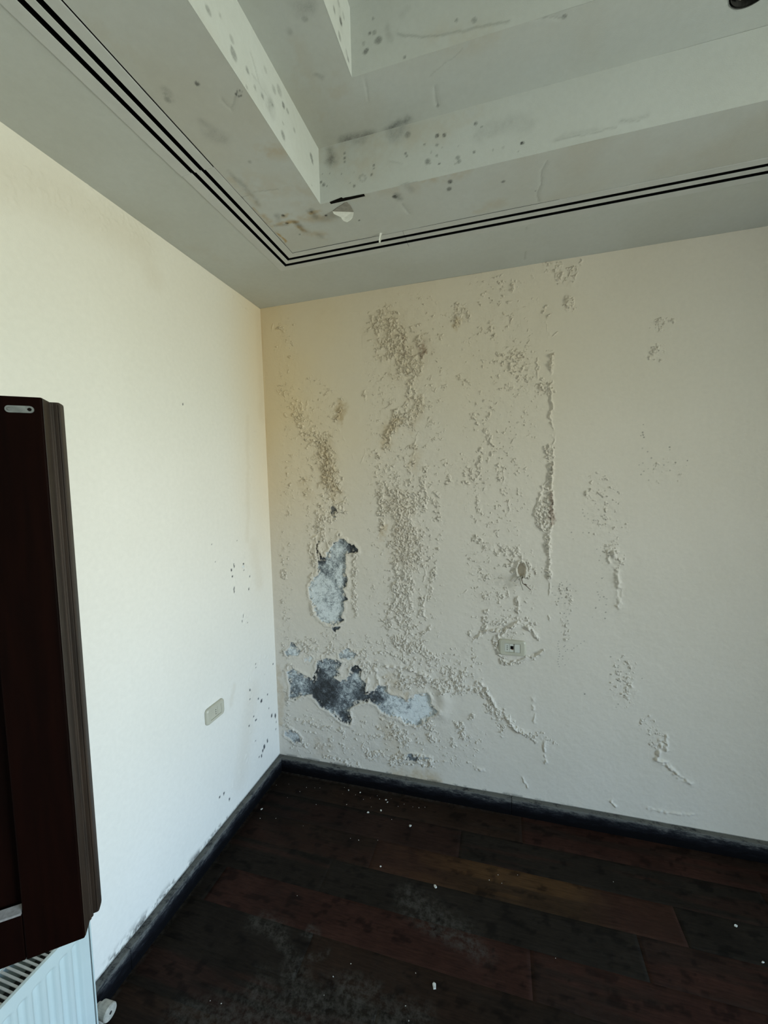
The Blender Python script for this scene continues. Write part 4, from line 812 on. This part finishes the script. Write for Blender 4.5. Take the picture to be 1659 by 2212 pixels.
v = [b2.verts.new(p) for p in [(SW, -.002, RW+.0), (Wd-SW-.001, -.002, RW+.0), (Wd-SW-.001, .012, RW+.006), (SW, .012, RW+.006), (SW, .018, RW-.004), (Wd-SW-.001, .018, RW-.004), (Wd-SW-.001, -.002, RW-.004), (SW, -.002, RW-.004)]]
for q in ((0, 1, 2, 3), (3, 2, 5, 4), (4, 5, 6, 7), (7, 6, 1, 0), (1, 6, 5, 2), (0, 3, 4, 7)): b2.faces.new([v[k] for k in q])
obj('glazing_bead', b2, M_DUST, leaf, label='dusty grey bead')
kp = bmesh.new(); R = [[kp.verts.new((Wd-.030+x, -d, ZT-.0215+z)) for x, z in rrect(.0385, .0115, .0056)] for d in (0, .0022)]
m_ = len(R[0])
for k in range(m_): kp.faces.new((R[0][k], R[0][(k+1) % m_], R[1][(k+1) % m_], R[1][k]))
kp.faces.new(R[1]); kpo = obj('keep_plate', kp, M_STEEL, leaf, label='grey metal keep plate')
for sx2, mm in ((-.0135, M_STEEL), (.0135, M_HOLE)):
    b2 = bmesh.new(); r = bmesh.ops.create_cone(b2, segments=16, radius1=.0030, radius2=.0022, depth=.0016, cap_ends=True)
    bmesh.ops.rotate(b2, verts=r['verts'], matrix=Matrix.Rotation(math.pi/2, 3, 'X')); bmesh.ops.translate(b2, verts=r['verts'], vec=(Wd-.030+sx2, -.0027, ZT-.0215)); obj('screw', b2, mm, kpo)
for z in (.12, .86):
    b2 = bmesh.new(); tube(b2, [(-.004, T2+.002, z-.04), (-.004, T2+.002, z+.04)], .007, 10); obj('hinge', b2, M_STEEL, leaf)

# ------------------------------------------------------------------ panel radiator under the leaf
RXF, RZT, RZB, RYE, RYS = .130, .462, .062, -1.262, -2.10
rad = empty('radiator', (.08, (RYE+RYS)/2, RZB), 'white ribbed panel radiator with a slotted top grille, under the open window leaf', 'radiator')
ro = Matrix.Translation((-.08, -(RYE+RYS)/2, -RZB))
def rpart(name, b2, m, parent=None, smooth=False): b2.transform(ro); return obj(name, b2, m, parent or rad, smooth)
b2 = bmesh.new(); nz = 28; ys = np.arange(RYS, RYE-.0045, .0033); zs = np.concatenate([np.linspace(RZB, RZB+.05, 8), np.linspace(RZB+.07, RZT-.08, 10), np.linspace(RZT-.062, RZT, 20)])
def ribx(y, z):
    ph = ((RYE-.010-y)/.0334) % 1.0; inz = float(ss(RZB+.028, RZB+.040, z)*(1-ss(RZT-.046-.012*math.cos((ph-.5)*math.pi)*0, RZT-.036, z)))
    g = math.cos(2*math.pi*ph)*.5+.5
    edge_ = 0.0 if (RYE-y) > .03 else 1.0
    return RXF-.0095*inz*float(ss(.15, .80, g))*(1-edge_)
G = [[b2.verts.new((ribx(y, z), y, z)) for z in zs] for y in ys]
for A, Bq in zip(G[:-1], G[1:]):
    for k in range(len(zs)-1): b2.faces.new((A[k], Bq[k], Bq[k+1], A[k+1]))
rpart('front_panel', b2, M_RAD, None, True)
b2 = bmesh.new()
bx(b2, RXF-.008, RXF+.0015, RYS, RYE-.003, RZT-.0015, RZT+.002, .001)       # rolled top lip
bx(b2, .032, .036, RYS, RYE-.003, RZB, RZT+.001, .0008)
bx(b2, RXF-.026, RXF-.024, RYS+.002, RYE-.004, RZB+.01, RZT-.03, 0)
rpart('casing', b2, M_RAD)
b2 = bmesh.new(); bx(b2, .034, RXF-.0005, RYE-.0035, RYE, RZB, RZT+.001, .0008); bx(b2, RXF-.001, RXF+.0022, RYE-.0035, RYE+.0005, RZB, RZT, .0008); rpart('side_cover', b2, M_RAD)
b2 = bmesh.new(); bx(b2, .034, RXF, RYS-.003, RYS, RZB, RZT, .0008); rpart('side_cover', b2, M_RAD)
b2 = bmesh.new(); y = RYS+.012
while y < RYE-.02: bx(b2, .038, RXF-.009, y-.0026, y+.0026, RZT-.004, RZT-.001, .0006, 1); y += .0118
bx(b2, .035, .040, RYS, RYE-.004, RZT-.004, RZT, .0006, 1); bx(b2, RXF-.011, RXF-.0085, RYS, RYE-.004, RZT-.004, RZT, .0006, 1)
rpart('top_grille', b2, M_GRILL)
b2 = bmesh.new(); bx(b2, .042, RXF-.030, RYS+.01, RYE-.01, RZB+.02, RZT-.06, .004); rpart('convector', b2, simple('dark_convector', (.03, .03, .03), .8))
# valve with white plastic knob, on the floor-side pipe at the radiator's end
vy, vz = -1.212, .082
b2 = bmesh.new(); tube(b2, [(.070, RYE-.002, vz+.004), (.070, vy, vz+.004), (.070, vy, .004)], .009, 14); rpart('pipe', b2, M_KNOB, None, True)
b2 = bmesh.new(); tube(b2, [(.072, vy, vz-.004), (.078, vy, vz-.004), (.079, vy, vz-.004), (.113, vy, vz-.004), (.116, vy, vz-.004)], [.015, .018, .021, .0225, .0205], 28); kn = rpart('valve_knob', b2, M_KNOB, None, False)
b2 = bmesh.new(); tube(b2, [(.1155, vy, vz-.004), (.1168, vy, vz-.004)], .0045, 14); b2.transform(ro); obj('knob_recess', b2, M_CUP, kn)

# ------------------------------------------------------------------ fallen plaster chips and crumbs
rng = random.Random(7)
def chip_mesh(sz, seed):
    r = random.Random(seed); b2 = bmesh.new(); n = r.choice([5, 6, 7]); T = []; Bt = []
    for k in range(n):
        t = 2*math.pi*k/n+r.uniform(-.25, .25); q = sz*r.uniform(.6, 1.0); x, y = q*math.cos(t), q*math.sin(t)*.65
        Bt.append(b2.verts.new((x, y, 0))); T.append(b2.verts.new((x*.85, y*.85, sz*r.uniform(.12, .42))))
    b2.faces.new(T); b2.faces.new(Bt[::-1])
    for k in range(n): b2.faces.new((Bt[k], Bt[(k+1) % n], T[(k+1) % n], T[k]))
    return b2
def place(px, py, sz, rz, label, group=None, seed=0):
    x, y = cl(px, py, 0.0); o = obj('plaster_chip', chip_mesh(sz, seed), M_CHIP); o.location = (x, y, .0002); o.rotation_euler.z = rz
    return tag(o, label, 'plaster chip', group)
for i, (px, py, sz, rz, lb) in enumerate([
    (795, 1755, .0085, .4, 'rounded white plaster chip left of its triangular neighbour on the dark floor'),
    (823, 1751, .0090, 2.0, 'triangular white plaster chip on the floor right beside a rounded one'),
    (886, 1784, .0115, 1.0, 'elongated bright white plaster chip alone in front of the chip scatter'),
    (834, 1728, .0075, .2, 'white plaster chip touching a second one just below the wall skirting'),
    (837, 1733, .0065, 1.2, 'lower of two touching white chips near the back skirting'),
    (778, 1712, .0060, .7, 'small white chip close under the skirting, right of the first scatter'),
    (753, 1707, .0060, 2.3, 'small white chip leftmost among those close to the back skirting'),
    (940, 1915, .0125, 2.2, 'grey-white chip lying on the lower seam of the light brown board'),
    (938, 2130, .0150, 1.9, 'largest grey-white chip, alone near the bottom edge of the floor'),
    (1590, 2000, .0090, .3, 'pale crushed chip far right on the dark floor'),
    (1335, 1966, .0060, .3, 'tiny pale chip on the dark board at the right, in front of the skirting') ,
    (565, 1748, .0080, .9, 'pale chip beside the left skirting near the corner'),
    (822, 1872, .0060, .6, 'small pale chip on the brown board at the left of the floor'),
    (1648, 2079, .0060, .6, 'small pale chip at the far right edge of the floor')]):
    if i == 10: continue
    place(px, py, sz, rz, lb, seed=i)
crumbs = [(572, 1673), (597, 1696), (624, 1694), (648, 1710), (662, 1701), (680, 1702), (691, 1702), (683, 1738), (621, 1723), (749, 1738), (744, 1701), (740, 1715), (768, 1717), (800, 1724), (815, 1719), (820, 1726), (802, 1743), (845, 1725), (860, 1742), (873, 1737), (892, 1743), (918, 1744), (846, 1770), (757, 1811), (775, 1815), (816, 1815), (655, 1784), (562, 1768), (596, 1768), (642, 1935), (1057, 1901), (1084, 1908), (1118, 1890), (1076, 1890), (1330, 1802), (1325, 1905), (720, 2110), (758, 2082), (876, 2173), (883, 2205), (898, 2102), (1200, 2070), (454, 2162), (478, 2168), (700, 2150), (905, 1745), (785, 1727), (1470, 1830)]
proto = [chip_mesh(.0030, 50), chip_mesh(.0026, 51), chip_mesh(.0021, 52)]
pm = []
for k, b2 in enumerate(proto):
    bmesh.ops.recalc_face_normals(b2, faces=b2.faces); me = bpy.data.meshes.new('plaster_crumb'); b2.to_mesh(me); b2.free(); me.materials.append(M_CHIP); pm.append(me)
for k, (px, py) in enumerate(crumbs):
    x, y = cl(px, py, 0.0)
    if y > -.03 or x < .03: continue
    o = bpy.data.objects.new('plaster_crumb', pm[k % 3]); COL.objects.link(o); o.location = (x, y, .0002); o.rotation_euler.z = rng.uniform(0, 6); s_ = rng.uniform(.7, 1.2); o.scale = (s_,)*3
    tag(o, 'tiny white crumb of fallen plaster scattered on the dark floorboards', 'plaster crumb', 'tiny plaster crumbs on the floor')
